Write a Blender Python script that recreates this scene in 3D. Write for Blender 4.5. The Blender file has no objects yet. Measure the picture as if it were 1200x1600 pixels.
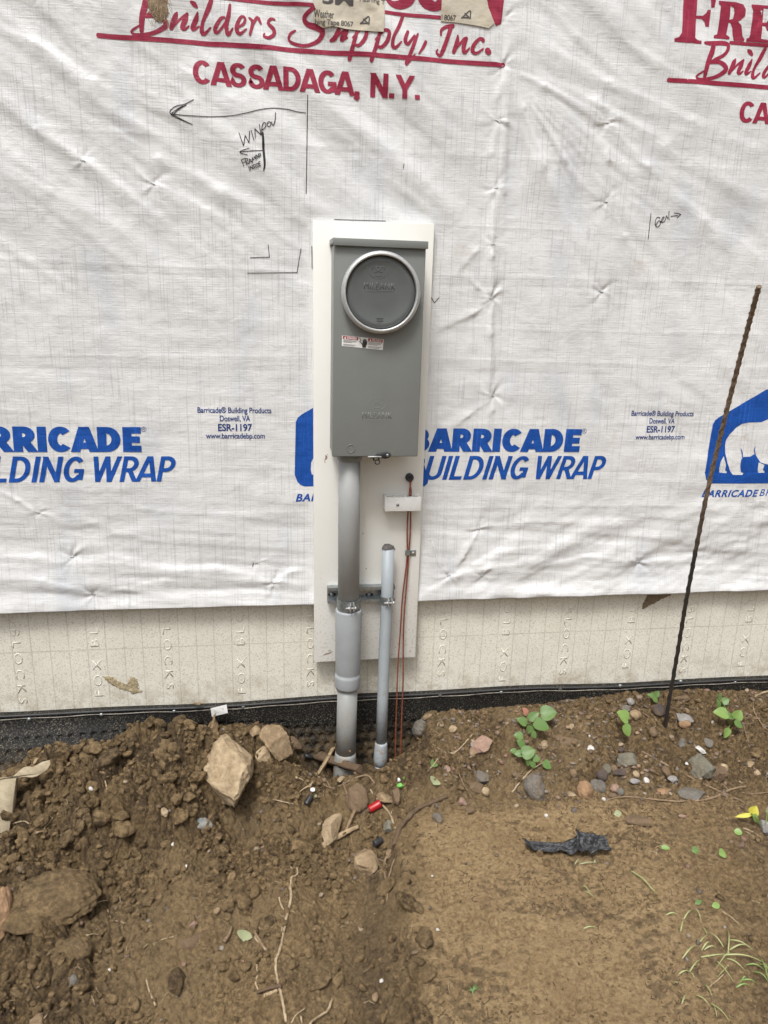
import bpy, bmesh, math, random
import numpy as np
from mathutils import Vector, Matrix
random.seed(7); np.random.seed(7)
scene = bpy.context.scene
C = scene.collection
PI = math.pi

# ---------------------------------------------------------------- camera
F_PX = 1160.93
CAM = np.array([-0.0985, -1.8536, 1.1163])
YAW, PITCH, ROLL = -0.153, 0.2722, 0.0289
def cam_axes():
    d = np.array([-math.sin(YAW)*math.cos(PITCH), math.cos(YAW)*math.cos(PITCH), -math.sin(PITCH)])
    r = np.array([math.cos(YAW), math.sin(YAW), 0.0]); u = np.cross(r, d)
    c, s = math.cos(ROLL), math.sin(ROLL)
    return c*r+s*u, -s*r+c*u, d
AR, AU, AD = cam_axes()
cam_data = bpy.data.cameras.new('camera'); cam = bpy.data.objects.new('camera', cam_data); C.objects.link(cam)
cam_data.sensor_fit = 'VERTICAL'; cam_data.angle = 2*math.atan(800/F_PX)
cam_data.clip_start = 0.02; cam_data.clip_end = 500
cam.matrix_world = Matrix(((AR[0], AU[0], -AD[0], CAM[0]), (AR[1], AU[1], -AD[1], CAM[1]), (AR[2], AU[2], -AD[2], CAM[2]), (0, 0, 0, 1)))
scene.camera = cam

# ---------------------------------------------------------------- light: bright overcast
SUN_EL, SUN_AZ = math.radians(62), math.radians(-28)      # azimuth measured from the camera side (-y), towards -x
world = bpy.data.worlds.new('World'); scene.world = world; world.use_nodes = True
wn = world.node_tree; bg = wn.nodes['Background']
sky = wn.nodes.new('ShaderNodeTexSky'); sky.sky_type = 'NISHITA'; sky.sun_disc = False
sky.sun_elevation = SUN_EL; sky.sun_rotation = math.radians(180+28); sky.dust_density = 6.0; sky.air_density = 0.7; sky.ozone_density = 0.6
hsv = wn.nodes.new('ShaderNodeHueSaturation'); hsv.inputs['Saturation'].default_value = 0.12
wn.links.new(sky.outputs[0], hsv.inputs['Color']); wn.links.new(hsv.outputs[0], bg.inputs['Color'])
bg.inputs['Strength'].default_value = 0.125
sd = bpy.data.lights.new('sun', 'SUN'); sd.energy = 2.1; sd.angle = math.radians(15); sd.color = (1.0, 0.98, 0.955)
sun = bpy.data.objects.new('sun', sd); C.objects.link(sun)
sdir = Vector((math.sin(SUN_AZ)*math.cos(SUN_EL), -math.cos(SUN_AZ)*math.cos(SUN_EL), math.sin(SUN_EL)))
sun.rotation_euler = sdir.to_track_quat('Z', 'Y').to_euler(); sun.location = sdir*6
vs = scene.view_settings; vs.view_transform = 'Standard'; vs.look = 'None'; vs.gamma = 1; vs.exposure = 0.32; vs.use_curve_mapping = False

# ---------------------------------------------------------------- helpers
def ray(u, v): return AD + (u-600)/F_PX*AR - (v-800)/F_PX*AU
def W(u, v, y=0.0):
    """point of the upright plane at depth y seen at photo position u,v"""
    w = ray(u, v); t = (y-CAM[1])/w[1]; return CAM+t*w
def depth(p): return float(np.dot(np.array(p)-CAM, AD))
def pxm(p): return F_PX/depth(p)               # photo pixels per metre at a point

def hsh(ix, iy, seed):
    n = (ix.astype(np.int64)*374761393 + iy.astype(np.int64)*668265263 + seed*1274126177) & 0x7fffffff
    n = ((n ^ (n >> 13))*1274126177) & 0x7fffffff
    return ((n ^ (n >> 16)) & 0xffff)/65535.0
def vn(x, y, seed=0):
    x = np.asarray(x, float); y = np.asarray(y, float)
    ix = np.floor(x); iy = np.floor(y); fx = x-ix; fy = y-iy
    fx = fx*fx*fx*(fx*(fx*6-15)+10); fy = fy*fy*fy*(fy*(fy*6-15)+10)
    a = hsh(ix, iy, seed); b = hsh(ix+1, iy, seed); c = hsh(ix, iy+1, seed); d = hsh(ix+1, iy+1, seed)
    return (a*(1-fx)+b*fx)*(1-fy)+(c*(1-fx)+d*fx)*fy
def fbm(x, y, seed=0, o=4, g=0.5):
    s = 0; a = 1; t = 0
    for i in range(o):
        s = s+a*vn(x*2**i+i*17.3, y*2**i-i*9.1, seed+i); t += a; a *= g
    return s/t
def worley(x, y, seed=0):
    ix = np.floor(x); iy = np.floor(y); best = np.full(x.shape, 9.0); b2 = np.full(x.shape, 9.0); cid = np.zeros(x.shape)
    for dx in (-1, 0, 1):
        for dy in (-1, 0, 1):
            cx = ix+dx; cy = iy+dy; h1 = hsh(cx, cy, seed)
            px = cx+h1; py = cy+hsh(cx, cy, seed+57)
            d = np.sqrt((px-x)**2+(py-y)**2); m = d < best
            b2 = np.where(m, best, np.minimum(b2, d)); cid = np.where(m, hsh(cx, cy, seed+91), cid); best = np.where(m, d, best)
    return best, b2, cid
def sst(a, b, t):
    t = np.clip((t-a)/(b-a), 0, 1); return t*t*(3-2*t)

def put(o, parent=None):
    C.objects.link(o)
    if parent is not None:
        o.parent = parent
    return o
def tag(o, label=None, cat=None, group=None, kind=None):
    if label: o['label'] = label
    if cat: o['category'] = cat
    if group: o['group'] = group
    if kind: o['kind'] = kind
    return o
def empty(name, loc, label, cat, group=None):
    o = bpy.data.objects.new(name, None); o.empty_display_size = 0.02; C.objects.link(o); o.location = loc
    return tag(o, label, cat, group)
def np_mesh(name, co, quads, smooth=True):
    me = bpy.data.meshes.new(name); co = np.asarray(co, np.float32); quads = np.asarray(quads, np.int32)
    me.vertices.add(len(co)); me.vertices.foreach_set('co', co.ravel())
    n, k = quads.shape
    me.loops.add(n*k); me.loops.foreach_set('vertex_index', quads.ravel())
    me.polygons.add(n); me.polygons.foreach_set('loop_start', np.arange(0, n*k, k, dtype=np.int32))
    me.polygons.foreach_set('loop_total', np.full(n, k, np.int32))
    me.polygons.foreach_set('use_smooth', np.full(n, smooth, bool)); me.update(); me.validate(); return me
def grid_quads(nx, ny, flip=False):
    i, j = np.meshgrid(np.arange(nx-1), np.arange(ny-1), indexing='ij'); a = i*ny+j
    q = np.stack([a, a+ny, a+ny+1, a+1], -1).reshape(-1, 4)
    return q[:, ::-1] if flip else q

class MB:
    def __init__(s): s.v = []; s.f = []; s.sm = []
    def add(s, vs_, fs, smooth=True):
        o = len(s.v); s.v += [tuple(map(float, p)) for p in vs_]; s.f += [tuple(o+i for i in f) for f in fs]; s.sm += [smooth]*len(fs)
    def tube(s, pts, rad, seg=10, caps=True, rfun=None):
        pts = [Vector(p) for p in pts]; n = len(pts); rs = rad if hasattr(rad, '__len__') else [rad]*n
        t0 = (pts[1]-pts[0]).normalized(); nrm = t0.cross(Vector((0.3, 0.1, 1)) if abs(t0.z) < .9 else Vector((1, 0, 0))).normalized()
        vv = []
        for i, p in enumerate(pts):
            t = (pts[min(i+1, n-1)]-pts[max(i-1, 0)]).normalized()
            nrm = (nrm-t*nrm.dot(t)).normalized(); b = t.cross(nrm)
            for k in range(seg):
                a = 2*PI*k/seg; r = rs[i] if rfun is None else rfun(i, a, rs[i])
                vv.append(p+nrm*math.cos(a)*r+b*math.sin(a)*r)
        ff = [(i*seg+k, i*seg+(k+1) % seg, (i+1)*seg+(k+1) % seg, (i+1)*seg+k) for i in range(n-1) for k in range(seg)]
        s.add(vv, ff)
        if caps:
            o = len(s.v)-n*seg
            s.f += [tuple(o+k for k in reversed(range(seg))), tuple(o+(n-1)*seg+k for k in range(seg))]; s.sm += [False]*2
        return s
    def lathe(s, prof, org, axis='Z', seg=40, closed=False, smooth=True):
        vv = []; n = len(prof)
        for r, h in prof:
            for k in range(seg):
                a = 2*PI*k/seg
                q = (r*math.cos(a), r*math.sin(a), h) if axis == 'Z' else (r*math.cos(a), h, r*math.sin(a))
                vv.append((org[0]+q[0], org[1]+q[1], org[2]+q[2]))
        m = n if closed else n-1
        ff = [(i*seg+k, i*seg+(k+1) % seg, ((i+1) % n)*seg+(k+1) % seg, ((i+1) % n)*seg+k) for i in range(m) for k in range(seg)]
        s.add(vv, ff, smooth); return s
    def box(s, x0, x1, y0, y1, z0, z1):
        s.add([(x, y, z) for x in (x0, x1) for y in (y0, y1) for z in (z0, z1)],
              [(0, 1, 3, 2), (4, 6, 7, 5), (0, 4, 5, 1), (2, 3, 7, 6), (0, 2, 6, 4), (1, 5, 7, 3)], False); return s
    def prism(s, poly, y0, y1):
        """poly of (x,z), extruded along y"""
        n = len(poly)
        s.add([(x, y0, z) for x, z in poly]+[(x, y1, z) for x, z in poly],
              [tuple(range(n)), tuple(reversed(range(n, 2*n)))]+[(i, i+n, (i+1) % n+n, (i+1) % n) for i in range(n)], False); return s
    def build(s, name, m=None, parent=None, bevel=0, seg=2, fixn=True):
        me = bpy.data.meshes.new(name); me.from_pydata(s.v, [], s.f)
        me.polygons.foreach_set('use_smooth', s.sm)
        if fixn:
            bm = bmesh.new(); bm.from_mesh(me); bmesh.ops.recalc_face_normals(bm, faces=bm.faces)
            if bevel:
                es = [e for e in bm.edges if len(e.link_faces) == 2 and e.calc_face_angle(0) > 0.6]
                bmesh.ops.bevel(bm, geom=es, offset=bevel, segments=seg, affect='EDGES', profile=0.5)
                for f in bm.faces: f.smooth = True
            bm.to_mesh(me); bm.free()
        me.update()
        if bevel:
            try: me.set_sharp_from_angle(angle=math.radians(45))
            except Exception: pass
        if m: me.materials.append(m)
        o = bpy.data.objects.new(name, me); put(o)
        if parent is not None:
            o.parent = parent; o.matrix_parent_inverse = Matrix.Translation(-Vector(parent.location))
        return o
def adopt(o, parent):
    o.parent = parent; o.matrix_parent_inverse = Matrix.Translation(-Vector(parent.location)); return o

# ---------------------------------------------------------------- materials
def lin(c):
    return tuple((x/255/12.92 if x/255 <= .04045 else ((x/255+.055)/1.055)**2.4) for x in c)+(1,)
class Mat:
    def __init__(s, name):
        s.m = bpy.data.materials.new(name); s.m.use_nodes = True; s.t = s.m.node_tree; s.b = s.t.nodes['Principled BSDF']
        s.pos = s.n('ShaderNodeNewGeometry').outputs['Position']
    def n(s, typ, **kw):
        nd = s.t.nodes.new(typ)
        for k, v in kw.items():
            if k.startswith('i_'): nd.inputs[k[2:].replace('_', ' ')].default_value = v
            else: setattr(nd, k, v)
        return nd
    def l(s, a, b): s.t.links.new(a, b)
    def mapped(s, scale, rot=(0, 0, 0), src=None):
        mp = s.n('ShaderNodeMapping'); mp.inputs['Scale'].default_value = scale; mp.inputs['Rotation'].default_value = rot
        s.l(src or s.pos, mp.inputs['Vector']); return mp.outputs[0]
    def noise(s, scale, detail=4, rough=.55, vec=None, dist=0):
        nd = s.n('ShaderNodeTexNoise'); nd.inputs['Scale'].default_value = scale; nd.inputs['Detail'].default_value = detail
        nd.inputs['Roughness'].default_value = rough; nd.inputs['Distortion'].default_value = dist
        s.l(vec or s.pos, nd.inputs['Vector']); return nd.outputs['Fac']
    def ramp(s, fac, stops, interp='LINEAR'):
        nd = s.n('ShaderNodeValToRGB'); cr = nd.color_ramp; cr.interpolation = interp
        while len(cr.elements) < len(stops): cr.elements.new(.5)
        for e, (p, c) in zip(cr.elements, stops):
            e.position = p; e.color = c if hasattr(c, '__len__') else (c, c, c, 1)
        s.l(fac, nd.inputs[0]); return nd.outputs[0]
    def mix(s, fac, a, b, mode='MIX'):
        nd = s.n('ShaderNodeMix', data_type='RGBA', blend_type=mode)
        for k, v in ((0, fac), (6, a), (7, b)):
            if hasattr(v, 'is_linked') or isinstance(v, bpy.types.NodeSocket): s.l(v, nd.inputs[k])
            else: nd.inputs[k].default_value = v
        return nd.outputs[2]
    def math(s, op, a, b=0.0, clamp=False):
        nd = s.n('ShaderNodeMath', operation=op, use_clamp=clamp)
        for k, v in ((0, a), (1, b)):
            if isinstance(v, bpy.types.NodeSocket): s.l(v, nd.inputs[k])
            else: nd.inputs[k].default_value = v
        return nd.outputs[0]
    def bump(s, h, strength=.5, dist=.002, prev=None):
        nd = s.n('ShaderNodeBump'); nd.inputs['Strength'].default_value = strength; nd.inputs['Distance'].default_value = dist
        s.l(h, nd.inputs['Height'])
        if prev: s.l(prev, nd.inputs['Normal'])
        return nd.outputs[0]
    def out(s, color=None, rough=None, normal=None, metal=0, **kw):
        if color is not None:
            if isinstance(color, bpy.types.NodeSocket): s.l(color, s.b.inputs['Base Color'])
            else: s.b.inputs['Base Color'].default_value = color
        if rough is not None:
            if isinstance(rough, bpy.types.NodeSocket): s.l(rough, s.b.inputs['Roughness'])
            else: s.b.inputs['Roughness'].default_value = rough
        if normal is not None: s.l(normal, s.b.inputs['Normal'])
        s.b.inputs['Metallic'].default_value = metal
        for k, v in kw.items(): s.b.inputs[k.replace('_', ' ')].default_value = v
        return s.m

def simple(name, c1, c2=None, scale=40, rough=.5, metal=0, bstr=.2, bdist=.001, bscale=None, r2=None, **kw):
    m = Mat(name); c2 = c2 or tuple(x*.8 for x in c1[:3])+(1,)
    f = m.noise(scale, 5, .6)
    col = m.mix(m.ramp(f, [(.3, 0.), (.7, 1.)]), c1, c2)
    rg = m.math('ADD', m.math('MULTIPLY', m.noise(scale*.6, 3), (r2 or rough*.3)), rough*.85)
    return m.out(col, rg, m.bump(m.noise(bscale or scale*4, 4, .6), bstr, bdist), metal, **kw)

def wrap_bump(m):
    """shared by the wrap and everything printed on it"""
    warp = m.n('ShaderNodeVectorMath', operation='ADD'); nz = m.n('ShaderNodeTexNoise'); nz.inputs['Scale'].default_value = 6
    m.l(m.pos, nz.inputs['Vector'])
    sc = m.n('ShaderNodeVectorMath', operation='SCALE'); m.l(nz.outputs['Color'], sc.inputs[0]); sc.inputs['Scale'].default_value = .012
    m.l(m.pos, warp.inputs[0]); m.l(sc.outputs[0], warp.inputs[1]); wv = warp.outputs[0]
    v1 = m.noise(1, 2, .5, m.mapped((260, 1, 9), src=wv)); h1 = m.noise(1, 2, .5, m.mapped((8, 1, 330), src=wv))
    crinkle = m.noise(38, 5, .62, m.mapped((1, 1, 1.8)), 0.6)
    weave = m.noise(1, 1, .5, m.mapped((600, 1, 600)))
    s = m.math('ADD', m.math('MULTIPLY', v1, .42), m.math('MULTIPLY', h1, .42))
    s = m.math('ADD', s, m.math('MULTIPLY', crinkle, 1.0)); s = m.math('ADD', s, m.math('MULTIPLY', weave, .16))
    return m.bump(s, .52, .0024)
def line_mask(m):
    """short dark threads of the scrim: vertical and, fewer, horizontal"""
    sel = m.ramp(m.noise(1, 2, .5, m.mapped((14, 1, 11))), [(.42, 0.), (.56, 1.)])
    v = m.ramp(m.noise(1, 0, .5, m.mapped((330, 1, 7.5), (0, math.radians(0.6), 0))), [(.62, 0.), (.68, 1.)])
    v = m.math('MULTIPLY', v, sel)
    v2 = m.ramp(m.noise(1, 0, .5, m.mapped((260, 1, 3.0))), [(.69, 0.), (.73, .9)])
    h = m.ramp(m.noise(1, 0, .5, m.mapped((4.5, 1, 330))), [(.66, 0.), (.72, .8)])
    sel2 = m.ramp(m.noise(1, 2, .5, m.mapped((9, 1, 16))), [(.45, 0.), (.6, 1.)])
    h = m.math('MULTIPLY', h, sel2)
    return m.math('MAXIMUM', m.math('MAXIMUM', v, v2), h)
def mk_wrap():
    m = Mat('woven_wrap'); lm = line_mask(m)
    tone = m.ramp(m.noise(5, 4, .6), [(.3, (.635, .637, .635, 1)), (.7, (.71, .712, .71, 1))])
    c = m.mix(m.math('MULTIPLY', lm, .30), tone, (.30, .31, .34, 1))
    cool = m.ramp(m.noise(1, 2, .5, m.mapped((9, 1, 4))), [(.55, 0.), (.75, .55)])
    c = m.mix(cool, c, (.50, .535, .58, 1))
    d = m.ramp(m.noise(7, 5, .65), [(.64, 0.), (.74, .35)]); c = m.mix(d, c, (.45, .38, .29, 1))
    return m.out(c, .42, wrap_bump(m), Specular_IOR_Level=.45)
def mk_print(name, a, b):
    m = Mat(name); lm = line_mask(m)
    c = m.mix(m.ramp(m.noise(60, 4), [(.35, 0.), (.7, 1.)]), a, b)
    c = m.mix(m.math('MULTIPLY', lm, .35), c, tuple(min(1, x*1.9+.02) for x in a[:3])+(1,))
    return m.out(c, .5, wrap_bump(m), Specular_IOR_Level=.3)
def mk_foam():
    m = Mat('foam_board')
    sep = m.n('ShaderNodeSeparateXYZ'); m.l(m.pos, sep.inputs[0])
    n1 = m.noise(330, 2, .6); spots = m.ramp(n1, [(.56, 0.), (.64, 1.)])
    spots2 = m.ramp(m.noise(190, 3, .7), [(.59, 0.), (.66, 1.)])
    base = m.ramp(m.noise(9, 5, .6), [(.3, (.66, .63, .54, 1)), (.7, (.74, .715, .63, 1))])
    c = m.mix(m.math('MULTIPLY', spots, .45), base, (.22, .20, .16, 1))
    c = m.mix(m.math('MULTIPLY', spots2, .35), c, (.25, .22, .17, 1))
    fr = m.math('FRACT', m.math('DIVIDE', m.math('ADD', sep.outputs['X'], 4.636), .0463))
    g = m.math('LESS_THAN', m.math('ABSOLUTE', m.math('SUBTRACT', fr, .5)), .026)
    gz = m.math('LESS_THAN', m.math('ABSOLUTE', m.math('SUBTRACT', sep.outputs['Z'], .223)), .0012)
    gk = m.math('MULTIPLY', m.math('MAXIMUM', g, gz), m.ramp(m.noise(30, 3, .6), [(.35, .55), (.55, 1.)]))
    c = m.mix(m.math('MULTIPLY', gk, .34), c, (.25, .22, .16, 1))
    dirt = m.math('MULTIPLY', m.ramp(sep.outputs['Z'], [(.06, 1.), (.15, 0.)]), m.ramp(m.noise(25, 5, .7), [(.45, 0.), (.65, .6)]))
    c = m.mix(dirt, c, (.30, .22, .13, 1))
    h = m.math('SUBTRACT', m.math('MULTIPLY', m.noise(300, 4, .6), .8), m.math('MULTIPLY', gk, .9))
    return m.out(c, .85, m.bump(h, .6, .0012))

M = {}
M['wrap'] = mk_wrap()
M['blue'] = mk_print('blue_ink', (.006, .062, .30, 1), (.010, .080, .36, 1))
M['navy'] = mk_print('navy_ink', (.012, .035, .16, 1), (.02, .05, .20, 1))
M['red'] = mk_print('red_ink', (.26, .018, .048, 1), (.33, .028, .062, 1))
M['marker'] = mk_print('marker_ink', (.012, .012, .014, 1), (.03, .03, .035, 1))
M['foam'] = mk_foam()
def mk_board():
    m = Mat('white_board'); sep = m.n('ShaderNodeSeparateXYZ'); m.l(m.pos, sep.inputs[0])
    low = m.ramp(sep.outputs['Z'], [(.18, 1.), (.50, 0.)])
    sp = m.math('MULTIPLY', low, m.ramp(m.noise(160, 3, .7), [(.56, 0.), (.66, .55)]))
    c = m.mix(m.ramp(m.noise(4, 4), [(.3, 0.), (.7, 1.)]), (.80, .79, .75, 1), (.74, .73, .68, 1))
    c = m.mix(sp, c, (.34, .27, .18, 1))
    st = m.ramp(m.noise(26, 5, .7), [(.66, 0.), (.76, .6)]); c = m.mix(m.math('MULTIPLY', st, m.math('ADD', low, .12)), c, (.42, .30, .2, 1))
    return m.out(c, .5, m.bump(m.noise(220, 3), .12, .0006), Specular_IOR_Level=.35)
M['board'] = mk_board()
M['steel'] = simple('grey_enamel', (.20, .21, .20, 1), (.178, .188, .178, 1), 9, .42, 0, .08, .0004, 500)
M['steel_dark'] = simple('dark_cover', (.112, .121, .119, 1), (.098, .107, .106, 1), 25, .42, 0, .10, .0004, 300)
M['alu'] = simple('ring_aluminium', (.56, .57, .56, 1), (.47, .48, .48, 1), 60, .45, .55, .05, .0003)
M['galv'] = simple('galvanised', (.42, .44, .45, 1), (.22, .25, .26, 1), 90, .38, .8, .15, .0005)
M['pvc'] = simple('grey_pvc', (.33, .335, .33, 1), (.30, .305, .30, 1), 14, .5, 0, .08, .0005, 260)
M['pvc_light'] = simple('pale_grey_pvc', (.33, .35, .365, 1), (.29, .305, .315, 1), 18, .45, 0, .08, .0005, 260)
def mk_muddy(name, a, b, z0, z1):
    m = Mat(name); sep = m.n('ShaderNodeSeparateXYZ'); m.l(m.pos, sep.inputs[0])
    low = m.ramp(m.math('MULTIPLY', m.math('SUBTRACT', z1, sep.outputs['Z']), 1/(z1-z0)), [(0., 0.), (1., 1.)])
    f = m.ramp(m.noise(70, 6, .75), [(.48, 0.), (.62, 1.)]); c = m.mix(m.noise(20, 3), a, b)
    c = m.mix(m.math('MULTIPLY', m.math('MULTIPLY', f, low), .9), c, (.24, .17, .09, 1))
    sc = m.ramp(m.noise(1, 3, .6, m.mapped((160, 160, 9))), [(.6, 0.), (.7, .35)]); c = m.mix(sc, c, (.42, .42, .40, 1))
    return m.out(c, .5, m.bump(m.noise(300, 3), .1, .0006))
M['pvc_low'] = mk_muddy('muddy_pvc', (.28, .285, .275, 1), (.24, .245, .235, 1), -.13, .12)
M['pvc_small'] = mk_muddy('muddy_pale_pvc', (.34, .375, .40, 1), (.29, .32, .34, 1), -.12, .22)
M['white'] = simple('white_plastic', (.80, .80, .78, 1), (.72, .72, .70, 1), 60, .4, 0, .05, .0003)
M['black'] = simple('black_plastic', (.018, .018, .02, 1), (.03, .03, .03, 1), 80, .4, 0, .3, .001)
M['black_rubber'] = simple('black_rubber', (.022, .022, .024, 1), (.04, .04, .04, 1), 80, .55, 0, .4, .001)
M['grey_cap'] = simple('dull_black_tape', (.05, .046, .045, 1), (.09, .08, .075, 1), 80, .6, 0, .4, .001)
M['copper'] = simple('brown_copper', (.34, .105, .055, 1), (.17, .048, .026, 1), 120, .42, .35, .2, .0005)
M['copper_bright'] = simple('bright_copper', (.42, .18, .10, 1), (.22, .08, .045, 1), 120, .35, .6, .2, .0005)
M['red_plastic'] = simple('red_plastic', (.40, .012, .015, 1), (.30, .01, .012, 1), 60, .35)
M['green_plastic'] = simple('green_plastic', (.10, .34, .05, 1), (.16, .4, .09, 1), 60, .4)
def mk_rebar():
    m = Mat('rusty_rebar'); sep = m.n('ShaderNodeSeparateXYZ'); m.l(m.pos, sep.inputs[0])
    up = m.ramp(m.math('ADD', sep.outputs['Z'], m.math('MULTIPLY', m.noise(18, 4), .3)), [(.68, 0.), (.86, 1.)])
    a = m.mix(m.noise(240, 4), (.028, .025, .023, 1), (.05, .042, .036, 1)); b = m.mix(m.ramp(m.noise(160, 5), [(.35, 0.), (.65, 1.)]), (.27, .20, .14, 1), (.11, .075, .05, 1))
    return m.out(m.mix(up, a, b), .62, m.bump(m.noise(700, 4), .5, .0008), .25)
M['rebar'] = mk_rebar()
def mk_membrane():
    m = Mat('black_membrane'); sp = m.ramp(m.noise(260, 3, .75), [(.54, 0.), (.62, 1.)])
    c = m.mix(m.math('MULTIPLY', sp, m.ramp(m.noise(14, 3), [(.3, .3), (.7, .95)])), (.009, .009, .009, 1), (.17, .15, .11, 1))
    sep = m.n('ShaderNodeSeparateXYZ'); m.l(m.pos, sep.inputs[0])
    soil = m.math('MULTIPLY', m.ramp(m.math('MULTIPLY', sep.outputs['Z'], -10), [(.1, 0.), (.9, 1.)]), m.ramp(m.noise(45, 6, .75), [(.40, 0.), (.6, .95)]))
    c = m.mix(soil, c, (.13, .092, .052, 1))
    return m.out(c, .62, m.bump(m.noise(420, 4), .5, .0012), Specular_IOR_Level=.18)
M['membrane'] = mk_membrane()
M['trim'] = simple('pale_trim', (.36, .33, .28, 1), (.08, .07, .06, 1), 45, .7)

def mk_soil(name='soil', const=None):
    m = Mat(name)
    if const: rough, sand, wet = [m.math('ADD', m.math('MULTIPLY', m.ramp(m.noise(23+i*7, 4), [(.4, 0.), (.6, 1.)]), b), a) for i, (a, b) in enumerate(const)]
    else:
        at = m.n('ShaderNodeAttribute', attribute_name='kind'); sep = m.n('ShaderNodeSeparateColor'); m.l(at.outputs['Color'], sep.inputs[0]); rough, sand, wet = sep.outputs[0], sep.outputs[1], sep.outputs[2]
    fine = m.noise(90, 8, .72); mid = m.noise(11, 6, .65)
    slab = m.ramp(fine, [(.38, (.225, .143, .068, 1)), (.48, (.345, .236, .116, 1)), (.60, (.445, .318, .165, 1))])
    clod = m.ramp(fine, [(.39, (.040, .023, .009, 1)), (.49, (.125, .079, .033, 1)), (.59, (.270, .182, .086, 1))])
    c = m.mix(rough, slab, clod)
    c = m.mix(m.ramp(mid, [(.42, 0.), (.66, .55)]), c, m.mix(rough, (.30, .200, .100, 1), (.19, .125, .056, 1)))
    c = m.mix(sand, c, m.ramp(fine, [(.3, (.17, .112, .05, 1)), (.7, (.32, .225, .115, 1))]))
    c = m.mix(m.math('MULTIPLY', wet, .62), c, m.ramp(fine, [(.38, (.020, .012, .007, 1)), (.62, (.085, .054, .028, 1))]))
    sp = m.ramp(m.noise(520, 2, .6), [(.66, 0.), (.72, .6)]); c = m.mix(sp, c, (.35, .29, .2, 1))
    dk = m.ramp(m.noise(1, 5, .72, m.mapped((150, 260, 200)), 1.2), [(.34, .85), (.42, 0.)]); c = m.mix(m.math('MULTIPLY', dk, m.ramp(m.noise(16, 4), [(.4, .1), (.6, 1.)])), c, (.035, .023, .013, 1))
    b1 = m.bump(m.noise(95, 9, .78, None, .8), 1.0, .011); b2 = m.bump(m.noise(480, 5, .75), .8, .0025, b1)
    rg = m.ramp(m.noise(30, 4), [(.35, .62), (.65, .9)])
    return m.out(c, rg, b2, Specular_IOR_Level=.4)
M['soil'] = mk_soil(); M['soil_crust'] = mk_soil('soil_crust', ((.55, .4), (0., .5), (0., .35)))
def mk_stone(name, a, b, dirt=.35, sp=.3):
    m = Mat(name); c = m.mix(m.ramp(m.noise(55, 6, .65), [(.35, 0.), (.65, 1.)]), a, b)
    c = m.mix(m.ramp(m.noise(420, 3), [(.6, 0.), (.68, sp)]), c, tuple(x*.4 for x in a[:3])+(1,))
    c = m.mix(m.ramp(m.noise(32, 6, .7), [(.5-dirt*.15, 0.), (.66, dirt*1.6 if dirt < .6 else 1.)]), c, (.16, .105, .055, 1))
    return m.out(c, .78, m.bump(m.noise(260, 4, .7), .6, .0015, m.bump(m.noise(70, 7, .72), .9, .009)))
STN = {
 'tan': mk_stone('tan_stone', (.38, .28, .165, 1), (.25, .17, .095, 1), .45),
 'pale': mk_stone('pale_stone', (.50, .39, .25, 1), (.33, .235, .135, 1), .40),
 'white': mk_stone('white_stone', (.72, .70, .66, 1), (.58, .55, .5, 1), .05, .1),
 'grey': mk_stone('grey_stone', (.19, .175, .15, 1), (.12, .11, .095, 1)),
 'lightgrey': mk_stone('light_grey_stone', (.36, .34, .32, 1), (.25, .235, .225, 1), .2),
 'green': mk_stone('green_grey_stone', (.20, .19, .145, 1), (.135, .125, .095, 1), .25),
 'dark': mk_stone('dark_stone', (.085, .062, .055, 1), (.055, .042, .038, 1), .3),
 'brown': mk_stone('brown_stone', (.20, .135, .08, 1), (.13, .085, .05, 1), .5),
 'pink': mk_stone('pink_stone', (.38, .24, .18, 1), (.30, .20, .15, 1), .25),
 'orange': mk_stone('orange_stone', (.36, .22, .12, 1), (.25, .15, .08, 1), .2),
 'mud': M['soil_crust'],
 'blue': mk_stone('blue_grey_stone', (.36, .33, .28, 1), (.20, .23, .25, 1), .45),
}
M['wood'] = simple('splintered_wood', (.44, .33, .20, 1), (.26, .18, .10, 1), 90, .75, 0, .5, .002)
M['twig'] = simple('dry_twig', (.27, .19, .115, 1), (.14, .09, .05, 1), 120, .8, 0, .6, .002)
M['twig_dark'] = simple('muddy_root', (.13, .085, .048, 1), (.08, .05, .028, 1), 90, .85, 0, .7, .003)
M['root'] = simple('pale_root', (.42, .33, .21, 1), (.22, .155, .09, 1), 110, .75, 0, .4, .001)
def mk_leaf(name, a, b):
    m = Mat(name); c = m.mix(m.noise(150, 4, .6), a, b)
    return m.out(c, .5, m.bump(m.noise(400, 3), .3, .0008), Subsurface_Weight=0.0, Transmission_Weight=0.0)
M['leaf'] = mk_leaf('leaf_green', (.075, .140, .034, 1), (.12, .20, .055, 1))
M['leaf_light'] = mk_leaf('leaf_light', (.135, .225, .045, 1), (.19, .28, .08, 1))
M['leaf_yellow'] = mk_leaf('leaf_yellow', (.52, .48, .05, 1), (.42, .37, .06, 1))
M['leaf_pale'] = mk_leaf('leaf_pale', (.22, .25, .12, 1), (.32, .33, .20, 1))
M['leaf_pink'] = mk_leaf('leaf_pink', (.42, .19, .13, 1), (.3, .13, .08, 1))
M['grass'] = mk_leaf('grass_blade', (.20, .23, .075, 1), (.34, .35, .16, 1))

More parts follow.
